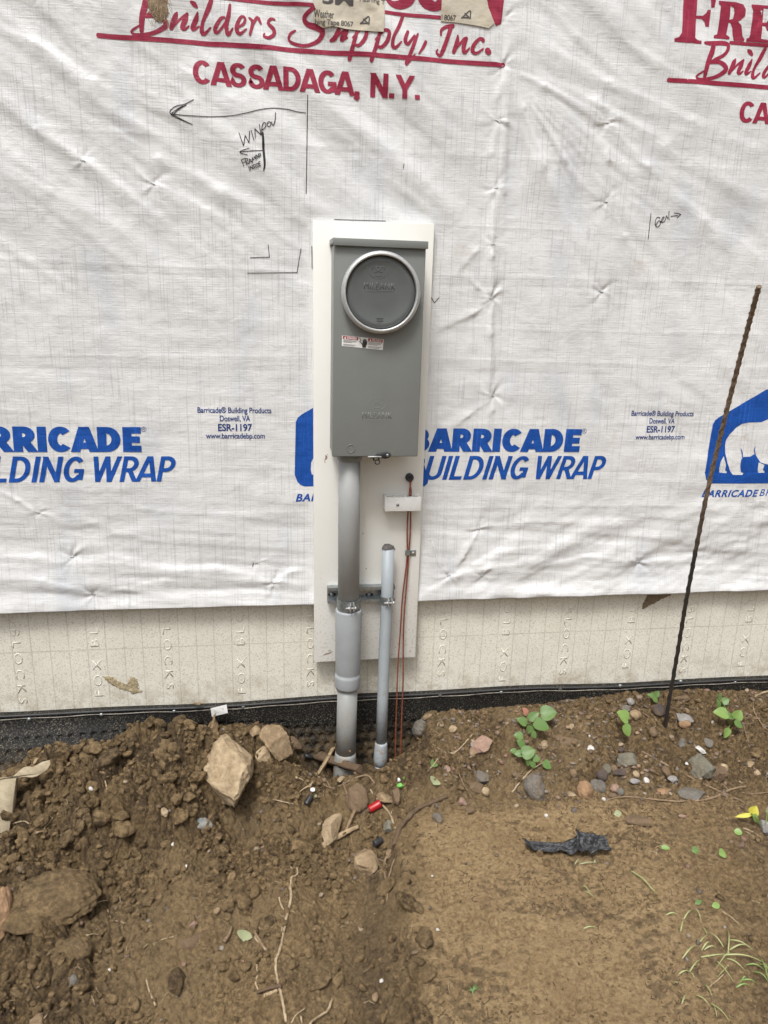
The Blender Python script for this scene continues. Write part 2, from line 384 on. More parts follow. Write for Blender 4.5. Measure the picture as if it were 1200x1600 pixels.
# ================================================================ house wrap
STAPLES = [(775,190,1.0),(773,295,.9),(768,382,.6),(766,466,1.5),(946,193,.9),(945,316,.9),(938,456,1.0),(768,618,1.3),
           (746,826,1.1),(700,897,1.0),(752,897,.9),(995,878,1.3),(428,908,1.3),(147,927,1.1),(113,870,1.1),(60,800,.7),
           (131,252,.8),(240,288,.9),(785,104,1.2),(402,878,.5),(1190,30,.6),(788,28,.7)]
SW = [(W(u, v, 0)[0], W(u, v, 0)[2], a, 7+i % 5, i*1.7) for i, (u, v, a) in enumerate(STAPLES)]
TENS = W(785, 104, 0)
def aniso(x, z, ang, fa, fl, seed, o=3):
    c, s = math.cos(ang), math.sin(ang); a = x*c+z*s; b = -x*s+z*c
    return fbm(a*fl+2*vn(x*3, z*3, seed+5), b*fa, seed, o, .45)-.5
ZB = 0.345
def CR(pts, wd, a): return [(W(u, v)[0], W(u, v)[2]) for u, v in pts], wd*.9, a*.72
CRE = [CR([(-10,150),(60,205),(130,252),(180,280)],.008,.0035), CR([(150,190),(250,250),(350,300),(475,350)],.012,.005), CR([(-10,40),(60,70),(150,130),(260,210)],.010,.004),
       CR([(-10,250),(80,300),(200,372)],.010,.003), CR([(240,288),(330,330),(470,420)],.010,.003), CR([(200,60),(300,120),(420,230)],.009,.0028), CR([(480,180),(560,250),(660,330)],.010,.003),
       CR([(786,106),(815,170),(845,260),(880,350)],.010,.006), CR([(795,108),(850,135),(946,193)],.006,.004), CR([(946,193),(1010,262),(1100,345),(1210,420)],.012,.005),
       CR([(850,125),(930,160),(1040,230),(1210,330)],.013,.005), CR([(850,70),(950,130),(1080,190),(1210,250)],.011,.004), CR([(830,150),(880,250),(930,330)],.010,.004),
       CR([(946,195),(948,250),(945,316)],.007,.003), CR([(945,318),(975,370),(1010,430)],.009,.0035), CR([(774,180),(771,300),(768,400),(766,520),(768,640),(760,740)],.006,.0055), CR([(784,110),(790,190),(786,300),(778,420)],.008,.004), CR([(775,190),(768,240),(773,295)],.005,.0028), CR([(780,110),(778,150),(775,190)],.005,.003),
       CR([(820,140),(850,250),(905,420)],.012,.004), CR([(960,60),(1080,130),(1210,200)],.012,.004), CR([(830,-10),(900,60),(1010,160)],.010,.0035), CR([(880,380),(920,450),(950,560)],.012,.003),
       CR([(766,470),(740,490),(672,520)],.006,.004), CR([(766,466),(745,450),(728,430)],.004,.003), CR([(768,620),(730,650),(672,690)],.006,.003), CR([(768,380),(742,395),(700,440)],.005,.0025),
       CR([(746,826),(722,870),(698,900)],.007,.005), CR([(660,925),(715,895),(760,885),(840,880)],.009,.005), CR([(700,900),(780,860),(900,850)],.008,.003), CR([(840,885),(920,868),(995,878)],.008,.004), CR([(995,878),(1080,870),(1210,845)],.009,.0045),
       CR([(746,826),(820,815),(960,815),(1210,780)],.010,.003), CR([(-10,870),(60,868),(113,870)],.008,.003), CR([(-10,900),(70,905),(147,927)],.008,.004), CR([(147,927),(260,905),(330,910)],.008,.003),
       CR([(240,890),(340,885),(428,908)],.008,.004), CR([(428,908),(455,890),(490,885)],.007,.0045), CR([(-10,760),(30,780),(62,802)],.004,.003), CR([(-10,925),(200,940),(490,920)],.012,.004)]
def wrap_h(x, z):
    x = np.asarray(x, float); z = np.asarray(z, float)
    # folds running down to the right, fanning out of the tension point
    dx = x-TENS[0]; dz = TENS[2]-z; th = np.arctan2(dz, dx); r = np.sqrt(dx*dx+dz*dz)
    fan = fbm(th*6.0+1.1*vn(x*4, z*4, 3), r*2.2, 11, 3, .5)-.5
    mr = sst(-.02, .10, dx)*sst(.95, .35, -z+1.75)*sst(.02, .15, r)*sst(-.05, .2, dz)
    mr2 = sst(.0, .10, dx)*sst(.50, .85, z)
    h = mr2*fan*.015*sst(.02, .2, r)*sst(-.02, .12, dz)+sst(0, .15, dx)*sst(.06, -.05, dz)*aniso(x, z, math.radians(-34), 13, 2.5, 27)*.014
    ml = sst(TENS[0]+.02, TENS[0]-.25, x)*sst(.95, 1.35, z)
    h = h+ml*aniso(x, z, math.radians(-36), 15, 2.2, 23)*.016
    h = h+sst(1.2, .9, z)*sst(.55, .75, z)*aniso(x, z, math.radians(-4), 20, 1.6, 31)*.0035
    low = sst(.80, .42, z)
    h = h+low*aniso(x, z, math.radians(-5), 22, 2.0, 41)*.013
    h = h+low*sst(.3, .5, x)*aniso(x, z, math.radians(28), 18, 2.5, 47)*.012
    h = h+(fbm(x*9, z*9, 51, 4)-.5)*.0045
    h = h+(fbm(x*38, z*38, 57, 3)-.5)*.0011
    # vertical stud line beside the board with a soft ridge
    xs = W(768, 450, 0)[0]+.006*np.sin(z*9); h = h+.0030*np.exp(-((x-xs)/.012)**2)*sst(.62, .8, z)*sst(1.75, 1.6, z)
    # storage creases
    for zc, a, s in ((1.190, .0014, 1), (1.168, .0010, -1), (.985, .0012, 1), (.955, .0009, -1), (1.46, .0009, 1), (1.07, .0007, 1), (.83, .0009, 1), (.70, .0010, -1), (1.30, .0006, 1), (.60, .0010, 1)):
        zz = zc+.004*np.sin(x*3+zc*20); h = h+s*a*np.exp(-np.abs(z-zz)/.004)*(.4+.6*vn(x*2, zc*50, 61))
    for sx, sz, a, k, ph in SW:
        ddx = x-sx; ddz = z-sz; rr = np.sqrt(ddx**2+ddz**2)+1e-6; tt = np.arctan2(ddz, ddx)
        rad = np.cos(tt*4+ph*2+2.2*np.sin(tt+ph)+rr*30)+.45*np.cos(tt*9+ph*2+rr*60); lob = .45+.55*np.cos(tt-(2.6+ph))**2
        h = h+a*(.0026*rad*lob*np.exp(-rr/.030)*sst(0, .010, rr)-.0022*np.exp(-(rr/.010)**2))
    for pts, wd, a in CRE:
        for i in range(len(pts)-1):
            (x0, z0), (x1, z1) = pts[i], pts[i+1]; ex, ez = x1-x0, z1-z0; L2 = ex*ex+ez*ez; t = np.clip(((x-x0)*ex+(z-z0)*ez)/L2, 0, 1)
            sd = ((x-x0-t*ex)*-ez+(z-z0-t*ez)*ex)/math.sqrt(L2); dd = np.sqrt((x-x0-t*ex)**2+(z-z0-t*ez)**2)
            n_ = len(pts)-1; T_ = (i+t)/n_; tp = (np.sin(PI*np.clip(T_*.92+.04, 0, 1)))**.7
            w_ = wd*(.6+.8*T_); h = np.maximum(h, h*0+h)+0 if False else h+a*tp*np.where(sd > 0, np.exp(-(dd/w_)**2), np.exp(-(dd/(w_*2.4))**2))/(1.0 if n_ == 1 else 1.25)
    # meter board presses the sheet flat
    h = h*(1-.75*sst(-.03, .0, x)*sst(.32, .29, x)*sst(1.33, 1.30, z)*sst(.1, .17, z))
    # hem stands off the wall
    h = h+.008*sst(.05, 0, z-ZB)+.006*sst(.16, 0, z-ZB)*fbm(x*3.5, x*0+2, 71, 2)*1.4
    return h
OFF = 0.006
def wrap_pt(x, z, lift=0.0):
    return np.stack([x, -(wrap_h(x, z)+OFF+lift), z], -1)
def graded(a, b, lo, hi, fine, coarse):
    return np.concatenate([np.arange(lo, a, coarse), np.arange(a, b, fine), np.arange(b, hi+coarse*.5, coarse)])
xs = graded(-.86, 1.46, -2.4, 3.0, .0036, .03); zs = np.concatenate([np.arange(ZB, 1.88, .0036), np.arange(1.88, 2.9, .03)])
X, Z = np.meshgrid(xs, zs, indexing='ij'); P = wrap_pt(X, Z)
# a narrow return of the hem back to the wall
P0 = P[:, :1].copy(); P0[:, 0, 1] = np.minimum(P0[:, 0, 1]+.004, -.001); P0[:, 0, 2] += .0015
P0b = P0.copy(); P0b[:, 0, 2] += .02; P0b[:, 0, 1] = 0.004
P = np.concatenate([P0b, P0, P], 1)
me = np_mesh('house_wrap', P.reshape(-1, 3), grid_quads(P.shape[0], P.shape[1]))
me.materials.append(M['wrap']); wrap = put(bpy.data.objects.new('house_wrap', me))
tag(wrap, 'wrinkled white woven building wrap covering the wall, printed in blue and dark red', 'house wrap')

# ---------------------------------------------------------------- flat ink that follows the wrap
def conform(bm, name, m, parent, cut=.007, lift=.0007, flat_y=None):
    if cut:
        xs_ = [v.co.x for v in bm.verts]; zs_ = [v.co.z for v in bm.verts]
        for ax, lo, hi in ((0, min(xs_), max(xs_)), (2, min(zs_), max(zs_))):
            k = math.ceil(lo/cut)*cut
            while k < hi:
                no = [0, 0, 0]; no[ax] = 1; co = [0, 0, 0]; co[ax] = k
                bmesh.ops.bisect_plane(bm, geom=bm.verts[:]+bm.edges[:]+bm.faces[:], dist=1e-6, plane_co=co, plane_no=no); k += cut
    me_ = bpy.data.meshes.new(name); bmesh.ops.recalc_face_normals(bm, faces=bm.faces)
    co = np.array([v.co[:] for v in bm.verts])
    if flat_y is None: y = -(wrap_h(co[:, 0], co[:, 2])+OFF+lift)+co[:, 1]
    else: y = flat_y+co[:, 1]
    for v, yy in zip(bm.verts, y): v.co.y = yy
    for f in bm.faces:
        if f.normal.y > 0: f.normal_flip()
        f.smooth = True
    bm.to_mesh(me_); bm.free(); me_.materials.append(m)
    o = put(bpy.data.objects.new(name, me_)); return adopt(o, parent) if parent is not None else o
def curve_bm(cu):
    ob = bpy.data.objects.new('tmp', cu); C.objects.link(ob); dg = bpy.context.evaluated_depsgraph_get(); dg.update()
    me_ = bpy.data.meshes.new_from_object(ob.evaluated_get(dg)); C.objects.unlink(ob); bpy.data.objects.remove(ob)
    bm = bmesh.new(); bm.from_mesh(me_); bpy.data.meshes.remove(me_); bmesh.ops.remove_doubles(bm, verts=bm.verts, dist=1e-6); return bm
def text_bm(s, bold=0.0, shear=0.0, space=1.0, extrude=0.0, res=5):
    cu = bpy.data.curves.new('t', 'FONT'); cu.body = s; cu.size = 1; cu.offset = bold; cu.shear = shear; cu.space_character = space
    cu.fill_mode = 'FRONT' if extrude == 0 else 'BOTH'; cu.extrude = extrude; cu.resolution_u = res; return curve_bm(cu)
def fit(bm, x0, x1, z0, z1):
    """stretch flat x,y letters into a box on the wall; z0,z1 are the outermost z of the ink"""
    X_ = [v.co.x for v in bm.verts]; Y_ = [v.co.y for v in bm.verts]; a, b, c, d = min(X_), max(X_), min(Y_), max(Y_)
    for v in bm.verts:
        x, y = v.co.x, v.co.y; v.co = Vector((x0+(x-a)/(b-a)*(x1-x0), 0, z0+(y-c)/(d-c)*(z1-z0)))
    return bm
def poly_bm(polys, conv):
    cu = bpy.data.curves.new('p', 'CURVE'); cu.dimensions = '2D'; cu.fill_mode = 'FRONT'
    for pl in polys:
        sp = cu.splines.new('POLY'); sp.points.add(len(pl)-1); sp.use_cyclic_u = True
        for p, (a, b) in zip(sp.points, pl):
            q = conv(a, b); p.co = (q[0], q[2], 0, 1)
    bm = curve_bm(cu)
    for v in bm.verts: v.co = Vector((v.co.x, 0, v.co.y))
    return bm
def smooth_line(pts, step):
    """Catmull-Rom through (x,z,w)"""
    P_ = [np.array(p, float) for p in pts]
    if len(P_) == 2: P_ = [P_[0], (P_[0]+P_[1])/2, P_[1]]
    P_ = [2*P_[0]-P_[1]]+P_+[2*P_[-1]-P_[-2]]; out = []
    for i in range(1, len(P_)-2):
        p0, p1, p2, p3 = P_[i-1:i+3]; n = max(2, int(np.linalg.norm((p2-p1)[:-1])/step))
        for k in range(n):
            t = k/n; out.append(.5*((2*p1)+(-p0+p2)*t+(2*p0-5*p1+4*p2-p3)*t*t+(-p0+3*p1-3*p2+p3)*t**3))
    out.append(P_[-2]); return out
def strokes_bm(strokes, conv, wscale, step=.003, straight=False):
    """brush strokes: list of lists of (u,v[,w]); conv maps to the wall; widths times wscale in metres"""
    bm = bmesh.new(); lvl = 0
    for st in strokes:
        pts = []
        for q in st:
            p = conv(q[0], q[1]); pts.append((p[0], p[2], (q[2] if len(q) > 2 else 1)*wscale))
        L = smooth_line(pts, step); n = len(L); base = lvl*3e-5; prev = None
        for i, p in enumerate(L):
            t = L[min(i+1, n-1)][:2]-L[max(i-1, 0)][:2]; t = t/(np.linalg.norm(t)+1e-9); nn = np.array([-t[1], t[0]]); w = max(p[2], 2e-4)/2
            yy = -(base+i*1.2e-6)
            a = bm.verts.new((p[0]+nn[0]*w, yy, p[1]+nn[1]*w)); c = bm.verts.new((p[0], yy, p[1])); b = bm.verts.new((p[0]-nn[0]*w, yy, p[1]-nn[1]*w))
            if prev:
                for q1, q2, r1, r2 in ((prev[0], prev[1], a, c), (prev[1], prev[2], c, b)): bm.faces.new((q1, q2, r2, r1))
            if i in (0, n-1):         # round cap
                sg = -1 if i == 0 else 1; arc = []
                for k in range(1, 6):
                    an = PI*k/6; arc.append(bm.verts.new((p[0]+nn[0]*w*math.cos(an)+sg*t[0]*w*math.sin(an), yy, p[1]+nn[1]*w*math.cos(an)+sg*t[1]*w*math.sin(an))))
                ring = [a]+arc+[b]
                for k in range(len(ring)-1): bm.faces.new((c, ring[k], ring[k+1]))
            prev = (a, c, b)
        lvl += 1
    return bm

# a heavy plain grotesque drawn from straight and round strokes (cap height 1)
def arc(cx, cy, rx, ry, a0, a1, n=16): return [(cx+rx*math.cos(math.radians(a)), cy+ry*math.sin(math.radians(a))) for a in np.linspace(a0, a1, n)]
def glyph(ch, s):
    h = s/2; k = (s-.16)*.9; E_ = .25
    if ch == 'I': return s, [[(h, 0), (h, 1)]]
    if ch == 'E': w = .48+k; return w, [[(h, 0), (h, 1)], [(h, 1-h*.9), (w, 1-h*.9)], [(h, .5), (w*.93, .5)], [(h, h*.9), (w, h*.9)]]
    if ch == 'L': w = .46+k; return w, [[(h, 0), (h, 1)], [(h, h*.9), (w, h*.9)]]
    if ch in 'BRPD':
        w = (.56 if ch != 'D' else .62)+k; o = [[(h, 0), (h, 1)]]
        def bowl(y0, y1, wd): r = (y1-y0)/2; return [(h, y1)]+arc(wd-h-min(r, .3), (y0+y1)/2, min(r, .3), r, 90, -90)+[(h, y0)]
        t = h*.9
        if ch == 'D': o.append([(h, 1-t)]+arc(w-h-.30, .5, .30, .5-t, 90, -90, 24)+[(h, t)])
        else:
            ym = .52 if ch == 'B' else .46; o.append(bowl(ym, 1-t, w-(.02 if ch == 'B' else 0)))
            if ch == 'B': o.append(bowl(t, ym, w+.02))
            if ch == 'R': o.append([(w*.48, ym+.02), (w-h*.75+.10, -.12)])
        return w+.02, o
    if ch in 'CG':
        w = .66+k; o = [arc(w/2, .5, w/2-h, .5-h*.9, 42, 318, 40)]
        if ch == 'G': o = [arc(w/2, .5, w/2-h, .5-h*.9, 42, 325, 40), [(w*.52, .44), (w-h*.2, .44)], [(w-h, .50), (w-h, .08)]]
        return w, o
    if ch == 'A': w = .70+k; return w, [[(h*.80-.25*(w/2-h*.80), -.25), (w/2-.02+.12*(w/2-h), 1.12)], [(w-h*.80+.25*(w/2-h*.80), -.25), (w/2+.02-.12*(w/2-h), 1.12)], [(w*.25, .25), (w*.75, .25)]]
    if ch == 'U': w = .62+k; return w, [[(h, 1)]+arc(w/2, w/2-h*.1, w/2-h, w/2-h*1.0, 180, 360, 24)+[(w-h, 1)]]
    if ch == 'N': w = .64+k; return w, [[(h, 0), (h, 1)], [(w-h, 0), (w-h, 1)], [(h*.9-.08, 1.12), (w-h*.9+.08, -.12)]]
    if ch == 'W': w = .96+k; q = [(h*.8, 1), (w*.29, 0), (w*.5, 1), (w*.71, 0), (w-h*.8, 1)]; return w, [[(a[0]*1.12-b[0]*.12, a[1]*1.12-b[1]*.12), (b[0]*1.12-a[0]*.12, b[1]*1.12-a[1]*.12)] for a, b in zip(q[:-1], q[1:])]
    if ch == 'S':
        w = .58+k; r = .25-h*.4; cx = w/2; rx = w/2-h; t = h*.9; ym = .5
        return w, [arc(cx, (1-t+ym)/2, rx*.95, (1-t-ym)/2, 28, 180, 18)+arc(cx, (1-t+ym)/2, rx*.95, (1-t-ym)/2, 195, 255, 7)[:-1]+arc(cx, (t+ym)/2, rx, (ym-t)/2, 75, -180, 26)[1:]+arc(cx, (t+ym)/2, rx, (ym-t)/2, -180, -160, 3)[1:]]
    if ch == 'Y': w = .66+k; return w, [[(h*.8-.06, 1.12), (w/2, .40)], [(w-h*.8+.06, 1.12), (w/2, .40)], [(w/2, 0), (w/2, .46)]]
    if ch == '.': return s, [[(h, 0), (h, s)]]
    if ch == ',': return s, [[(h, 0), (h, s)], [(h*1.45, .02), (h*.4, -.16)]]
    return .30, []
def grotesk(s, weight, shear=0.0, gap=.09):
    bm = bmesh.new(); x0 = 0; lv = 0; j_ = 0
    for ch in s:
        w, paths = glyph(ch, weight); g = bmesh.new()
        for pth in paths:
            P_ = [np.array(p, float) for p in pth]; n = len(P_); prev = None
            for i, p in enumerate(P_):
                d0 = P_[i]-P_[i-1] if i else P_[1]-P_[0]; d1 = P_[i+1]-P_[i] if i < n-1 else d0; d0 = d0/np.linalg.norm(d0); d1 = d1/np.linalg.norm(d1)
                t = d0+d1; t = t/np.linalg.norm(t); nn = np.array([-t[1], t[0]]); m_ = weight/2/max(.5, float(np.dot(nn, [-d0[1], d0[0]])))
                th = m_*(.90+.10*abs(nn[0])); a = g.verts.new((p[0]+nn[0]*th, -lv*.25e-4, p[1]+nn[1]*th)); b = g.verts.new((p[0]-nn[0]*th, -lv*.25e-4, p[1]-nn[1]*th))
                if prev: g.faces.new((prev[0], prev[1], b, a))
                prev = (a, b)
            lv += 1
        if ch not in ',':
            for z_, no in ((0, (0, 0, -1)), (1, (0, 0, 1))):
                bmesh.ops.bisect_plane(g, geom=g.verts[:]+g.edges[:]+g.faces[:], dist=1e-6, plane_co=(0, 0, z_), plane_no=no, clear_outer=True)
        me_ = bpy.data.meshes.new('g'); g.to_mesh(me_); g.free(); nv = len(bm.verts); bm.from_mesh(me_); bpy.data.meshes.remove(me_); bm.verts.ensure_lookup_table()
        for v in bm.verts[nv:]: v.co.x += x0+shear*v.co.z
        x0 += w+gap; j_ += 1
        if j_ < len(s):
            pr = ch+s[j_]; x0 -= .10 if pr in ('CA', 'GA', 'DA', 'AC', 'AG', 'SA', 'AS', 'RA') else (.05 if 'A' in pr else 0)
    return bm
def fitz(bm, x0, x1, z0, z1):
    X_ = [v.co.x for v in bm.verts]; a, b = min(X_), max(X_)
    for v in bm.verts: v.co = Vector((x0+(v.co.x-a)/(b-a)*(x1-x0), v.co.y, z0+v.co.z*(z1-z0)))
    return bm
PB, PR = 1.1197, 1.287          # repeat of the blue and of the red print along the roll
def wx(u, v): return W(u, v)[0]
def wz(u, v): return W(u, v)[2]
def ink(parent, bm, nm, m, dx=0.0, lab=None, cut=.007, lift=.0007):
    for v in bm.verts: v.co.x += dx
    o = conform(bm, nm, m, parent, cut, lift)
    if lab: o['label'] = lab
    return o
# blue print ----------------------------------------------------
zb0, zb1 = wz(790, 705), wz(790, 669); zu0, zu1 = wz(790, 748), wz(790, 711.5)
for dx in (0, -PB):
    side = 'right of the board' if dx == 0 else 'at the left of the photo'
    ink(wrap, fitz(grotesk('BARRICADE', .285, 0.02, .055), wx(640, 690), wx(905, 690), zb0, zb1), 'printed_word', M['blue'], dx)
    ink(wrap, fitz(grotesk('BUILDING', .165, .22, .085), wx(633, 730), wx(824, 730), zu0, zu1), 'printed_word', M['blue'], dx)
    ink(wrap, fitz(grotesk('WRAP', .165, .22, .085), wx(837, 730), wx(944, 730), zu0, zu1), 'printed_word', M['blue'], dx)
    cx, cz = W(910.5, 672.5)[0], W(910.5, 672.5)[2]; rr = .0058
    bm = strokes_bm([[(rr*math.cos(a), rr*math.sin(a)) for a in np.linspace(0, 2*PI, 22)], [(-.002, -.003), (-.002, .003), (.001, .003), (.002, .0015), (.001, 0), (-.002, 0)], [(0, 0), (.0024, -.003)]],
                    lambda a, b: (cx+a, 0, cz+b), .0009, .0015)
    ink(wrap, bm, 'registered_mark', M['navy'], dx, cut=0)
lines = [('Barricade® Building Products', 309, 424, 647.5, 635.5, 641), ('Doswell, VA', 344, 391, 659, 648.5, 653), ('ESR-1197', 341, 394, 673, 661.5, 667), ('www.barricadebp.com', 322, 414, 687, 676, 681)]
for dx in (0, PB):
    for s, a, b, y0, y1, ym in lines:
        ink(wrap, fit(text_bm(s, .022 if 'ESR' in s else .014, 0, .97), wx(a, ym), wx(b, ym), wz((a+b)/2, y0), wz((a+b)/2, y1)), 'printed_line', M['navy'], dx)
# bear badge: photo coordinates of the right-hand badge
c6 = lambda x, y: W(1080+x/8, 600+y/8)
house = [(150, 1100), (165, 1180), (190, 1215), (230, 1235), (1500, 1235), (1540, 1200), (1555, 1150), (1470, 500), (1450, 430), (1400, 385), (1010, 70), (960, 60), (920, 70), (330, 410), (280, 450), (252, 500)]
bear = [(405, 760), (415, 700), (460, 620), (540, 540), (620, 490), (700, 475), (860, 472), (960, 430), (1080, 410), (1180, 440), (1260, 470), (1340, 480), (1400, 540), (1420, 600), (1380, 640), (1290, 650), (1240, 720), (1200, 860), (1190, 1010), (1230, 1095), (1245, 1125), (1130, 1128), (1100, 1060), (1060, 990), (970, 1005), (900, 990), (840, 970), (800, 900), (775, 870), (720, 900), (625, 905), (600, 940), (590, 1020), (600, 1090), (632, 1105), (615, 1128), (500, 1128), (465, 1080), (430, 980), (405, 860)]
leg1 = [(385, 890), (345, 960), (328, 1040), (330, 1100), (420, 1105), (425, 1090), (400, 1065), (412, 1000)]
leg2 = [(820, 970), (808, 1050), (812, 1100), (890, 1102), (895, 1085), (872, 1060), (895, 1000)]
for dx in (0, -PB):
    ink(wrap, poly_bm([house, bear, leg1, leg2], c6), 'bear_badge', M['blue'], dx)
    for bl in ([(600, 800, 8), (612, 840, 16), (620, 905, 14)], [(785, 775, 6), (775, 820, 14), (790, 900, 14), (830, 960, 12)]): ink(wrap, strokes_bm([bl], c6, .0002), 'bear_leg_line', M['blue'], dx, cut=0)
    ink(wrap, fit(text_bm('BARRICADE', .03, .25, 1.12), wx(1095, 771), wx(1183, 769), wz(1140, 775.5), wz(1140, 764.5)), 'printed_address', M['blue'], dx)
    ink(wrap, fit(text_bm('BP.COM', .0, .25, 1.1), wx(1185, 769), wx(1245, 769), wz(1200, 774), wz(1200, 763.5)), 'printed_address', M['blue'], dx)
# dark red print ------------------------------------------------
c1 = lambda x, y: W(140+x*.28333, y*.28346)
c2 = lambda x, y: W(440+x*.3, y*.3)
c3 = lambda x, y: W(1030+x*.14167, y*.14167)+np.array([-PR, 0, 0])
S1 = [[(483,72,8),(474,95,26),(452,160,22)],[(455,160,12),(500,110,12),(540,80,14)],[(540,80,10),(530,110,26),(512,158,22),(528,165,14),(548,148,8)],
      [(597,75,8),(588,110,24),(568,160,22),(580,166,14),(605,148,7)],[(562,18,14),(578,30,24),(592,45,14)],
      [(672,10,20),(655,60,24),(625,130,16),(620,180,24),(635,190,16),(668,160,8)],
      [(745,105,10),(725,110,16),(695,160,20),(695,185,16),(715,180,12),(760,120,12)],[(775,35,14),(768,90,20),(755,150,22),(765,198,18),(790,165,8)],
      [(810,165,10),(850,140,14),(858,110,14),(840,98,14),(820,130,18),(812,170,22),(830,195,16),(865,170,8)],
      [(880,105,8),(900,130,18),(885,200,12)],[(900,140,14),(925,100,16),(940,125,14),(945,135,8)],
      [(1020,110,10),(1000,105,14),(985,130,16),(1015,165,20),(1015,195,18),(985,215,16),(960,205,12),(965,192,8)]]
S2 = [[(200,45,14),(160,55,18),(118,95,20),(135,130,24),(190,150,30),(212,175,26),(190,215,20),(130,240,16),(70,232,16),(38,210,12),(45,180,14),(70,162,10)],
      [(295,165,20),(275,205,24),(255,215,14)],[(262,215,10),(335,160,12)],[(345,150,10),(330,185,24),(310,215,20),(340,205,8)],
      [(395,150,10),(385,190,18),(368,250,20),(352,312,20)],[(370,205,12),(410,160,14),(440,165,18),(430,210,20),(400,245,16),(375,240,10)],
      [(513,158,10),(503,198,18),(486,258,20),(464,322,20)],[(488,213,12),(528,168,14),(556,173,18),(548,218,20),(518,253,16),(493,248,10)],
      [(630,85,16),(610,140,18),(580,200,16),(575,245,20),(590,255,16),(620,225,8)],
      [(655,170,16),(640,215,20),(655,235,16),(690,190,12)],[(708,180,10),(690,225,18),(665,290,18),(645,340,16),(690,290,8)],
      [(748,222,16),(735,250,16),(712,285,8)],
      [(828,185,10),(830,160,14),(855,143,16),(890,138,18)],[(880,140,22),(862,200,20),(840,260,22),(822,293,16),(803,275,10),(810,262,8)],
      [(915,190,10),(912,220,22),(895,272,20)],[(900,262,10),(950,205,14),(962,205,12)],[(958,205,18),(945,250,22),(950,278,16),(975,255,8)],
      [(1045,215,20),(1030,205,14),(1000,235,20),(990,268,20),(1010,282,14),(1045,260,8)],[(1068,270,30),(1074,276,28)]]
SB = [[(485,485,30),(560,490,45),(680,485,45),(745,500,40),(740,560,40),(690,620,35),(600,670,40),(550,700,35)],[(540,702,30),(640,700,40),(700,740,50),(705,790,50),(620,850,40),(520,880,35),(430,885,30),(390,865,22),(400,840,22),(470,795,15)],
      [(580,500,50),(560,580,60),(520,680,55),(495,770,50),(480,850,40)]]
FF = [(150,470),(150,435),(200,420),(232,370),(265,-30),(245,-90),(215,-110),(215,-130),(640,-130),(600,90),(565,90),(560,0),(520,-60),(420,-75),(400,180),(470,180),(510,150),(525,115),(560,115),(540,300),(500,300),(490,245),(460,215),(398,210),(375,430),(400,455),(445,465),(440,500)]
RR = [(585,430),(588,400),(625,385),(640,330),(668,70),(645,45),(648,15),(830,35),(910,60),(938,120),(925,190),(880,235),(850,245),(890,290),(905,410),(925,440),(920,465),(810,455),(800,400),(795,310),(775,260),(755,255),(728,390),(765,415),(762,440)]
RH = [(775,70),(765,225),(800,215),(815,150),(810,95)]
EE = [(945,465),(948,435),(975,425),(985,390),(1018,120),(1000,85),(1002,60),(1290,85),(1280,180),(1250,180),(1235,130),(1190,110),(1130,105),(1120,260),(1160,262),(1185,220),(1200,220),(1190,350),(1165,350),(1150,300),(1115,295),(1100,440),(1180,455),(1220,440),(1255,360),(1280,360),(1270,495)]
NN = [(960,-160),(1050,-160),(1100,-30),(1112,-130),(1085,-160),(1200,-160),(1170,-130),(1140,128),(1112,140),(1040,0)]
PXW = 1/690.
zun = wz(470, 80)
for dx in (0, PR):
    ink(wrap, strokes_bm(S1, c1, .28333*PXW), 'printed_script', M['red'], dx, cut=0)
    ink(wrap, strokes_bm(S2, c2, .3*PXW), 'printed_script', M['red'], dx, cut=0)
    ink(wrap, strokes_bm(SB, c3, .14167*PXW*1.05), 'printed_script', M['red'], dx, cut=0)
    ink(wrap, poly_bm([FF], c3), 'printed_letter', M['red'], dx); ink(wrap, poly_bm([RR, RH], c3), 'printed_letter', M['red'], dx)
    ink(wrap, poly_bm([EE], c3), 'printed_letter', M['red'], dx); ink(wrap, poly_bm([NN], c2), 'printed_letter', M['red'], dx)
    ink(wrap, strokes_bm([[(548,-6,20),(575,22,26),(620,25,44),(668,-5,50),(650,-55,60),(600,-90,50)],[(780,-120,60),(735,-50,66),(752,12,58),(800,38,40),(838,5,60),(852,-60,66),(830,-120,50)]], c2, .3*PXW), 'printed_letter', M['red'], dx, cut=0)
    ink(wrap, strokes_bm([[(155,57),(470,80),(785,103)]], lambda a, b: W(a, b), 6.5*PXW), 'printed_underline', M['red'], dx, cut=0)
    zt = wz(600, 20.5); x0 = wx(1139, 74)-PR; x1 = wx(742, 33)
    ink(wrap, strokes_bm([[(x0, zt), ((x0+x1)/2, zt), (x1, zt)]], lambda a, b: (a, 0, b), 5*PXW), 'printed_underline', M['red'], dx, cut=0)
    ink(wrap, fitz(grotesk('CASSADAGA, N.Y.', .195, 0, .055), wx(302, 115), wx(655, 145), wz(330, 134.5), wz(330, 97)), 'printed_word', M['red'], dx)
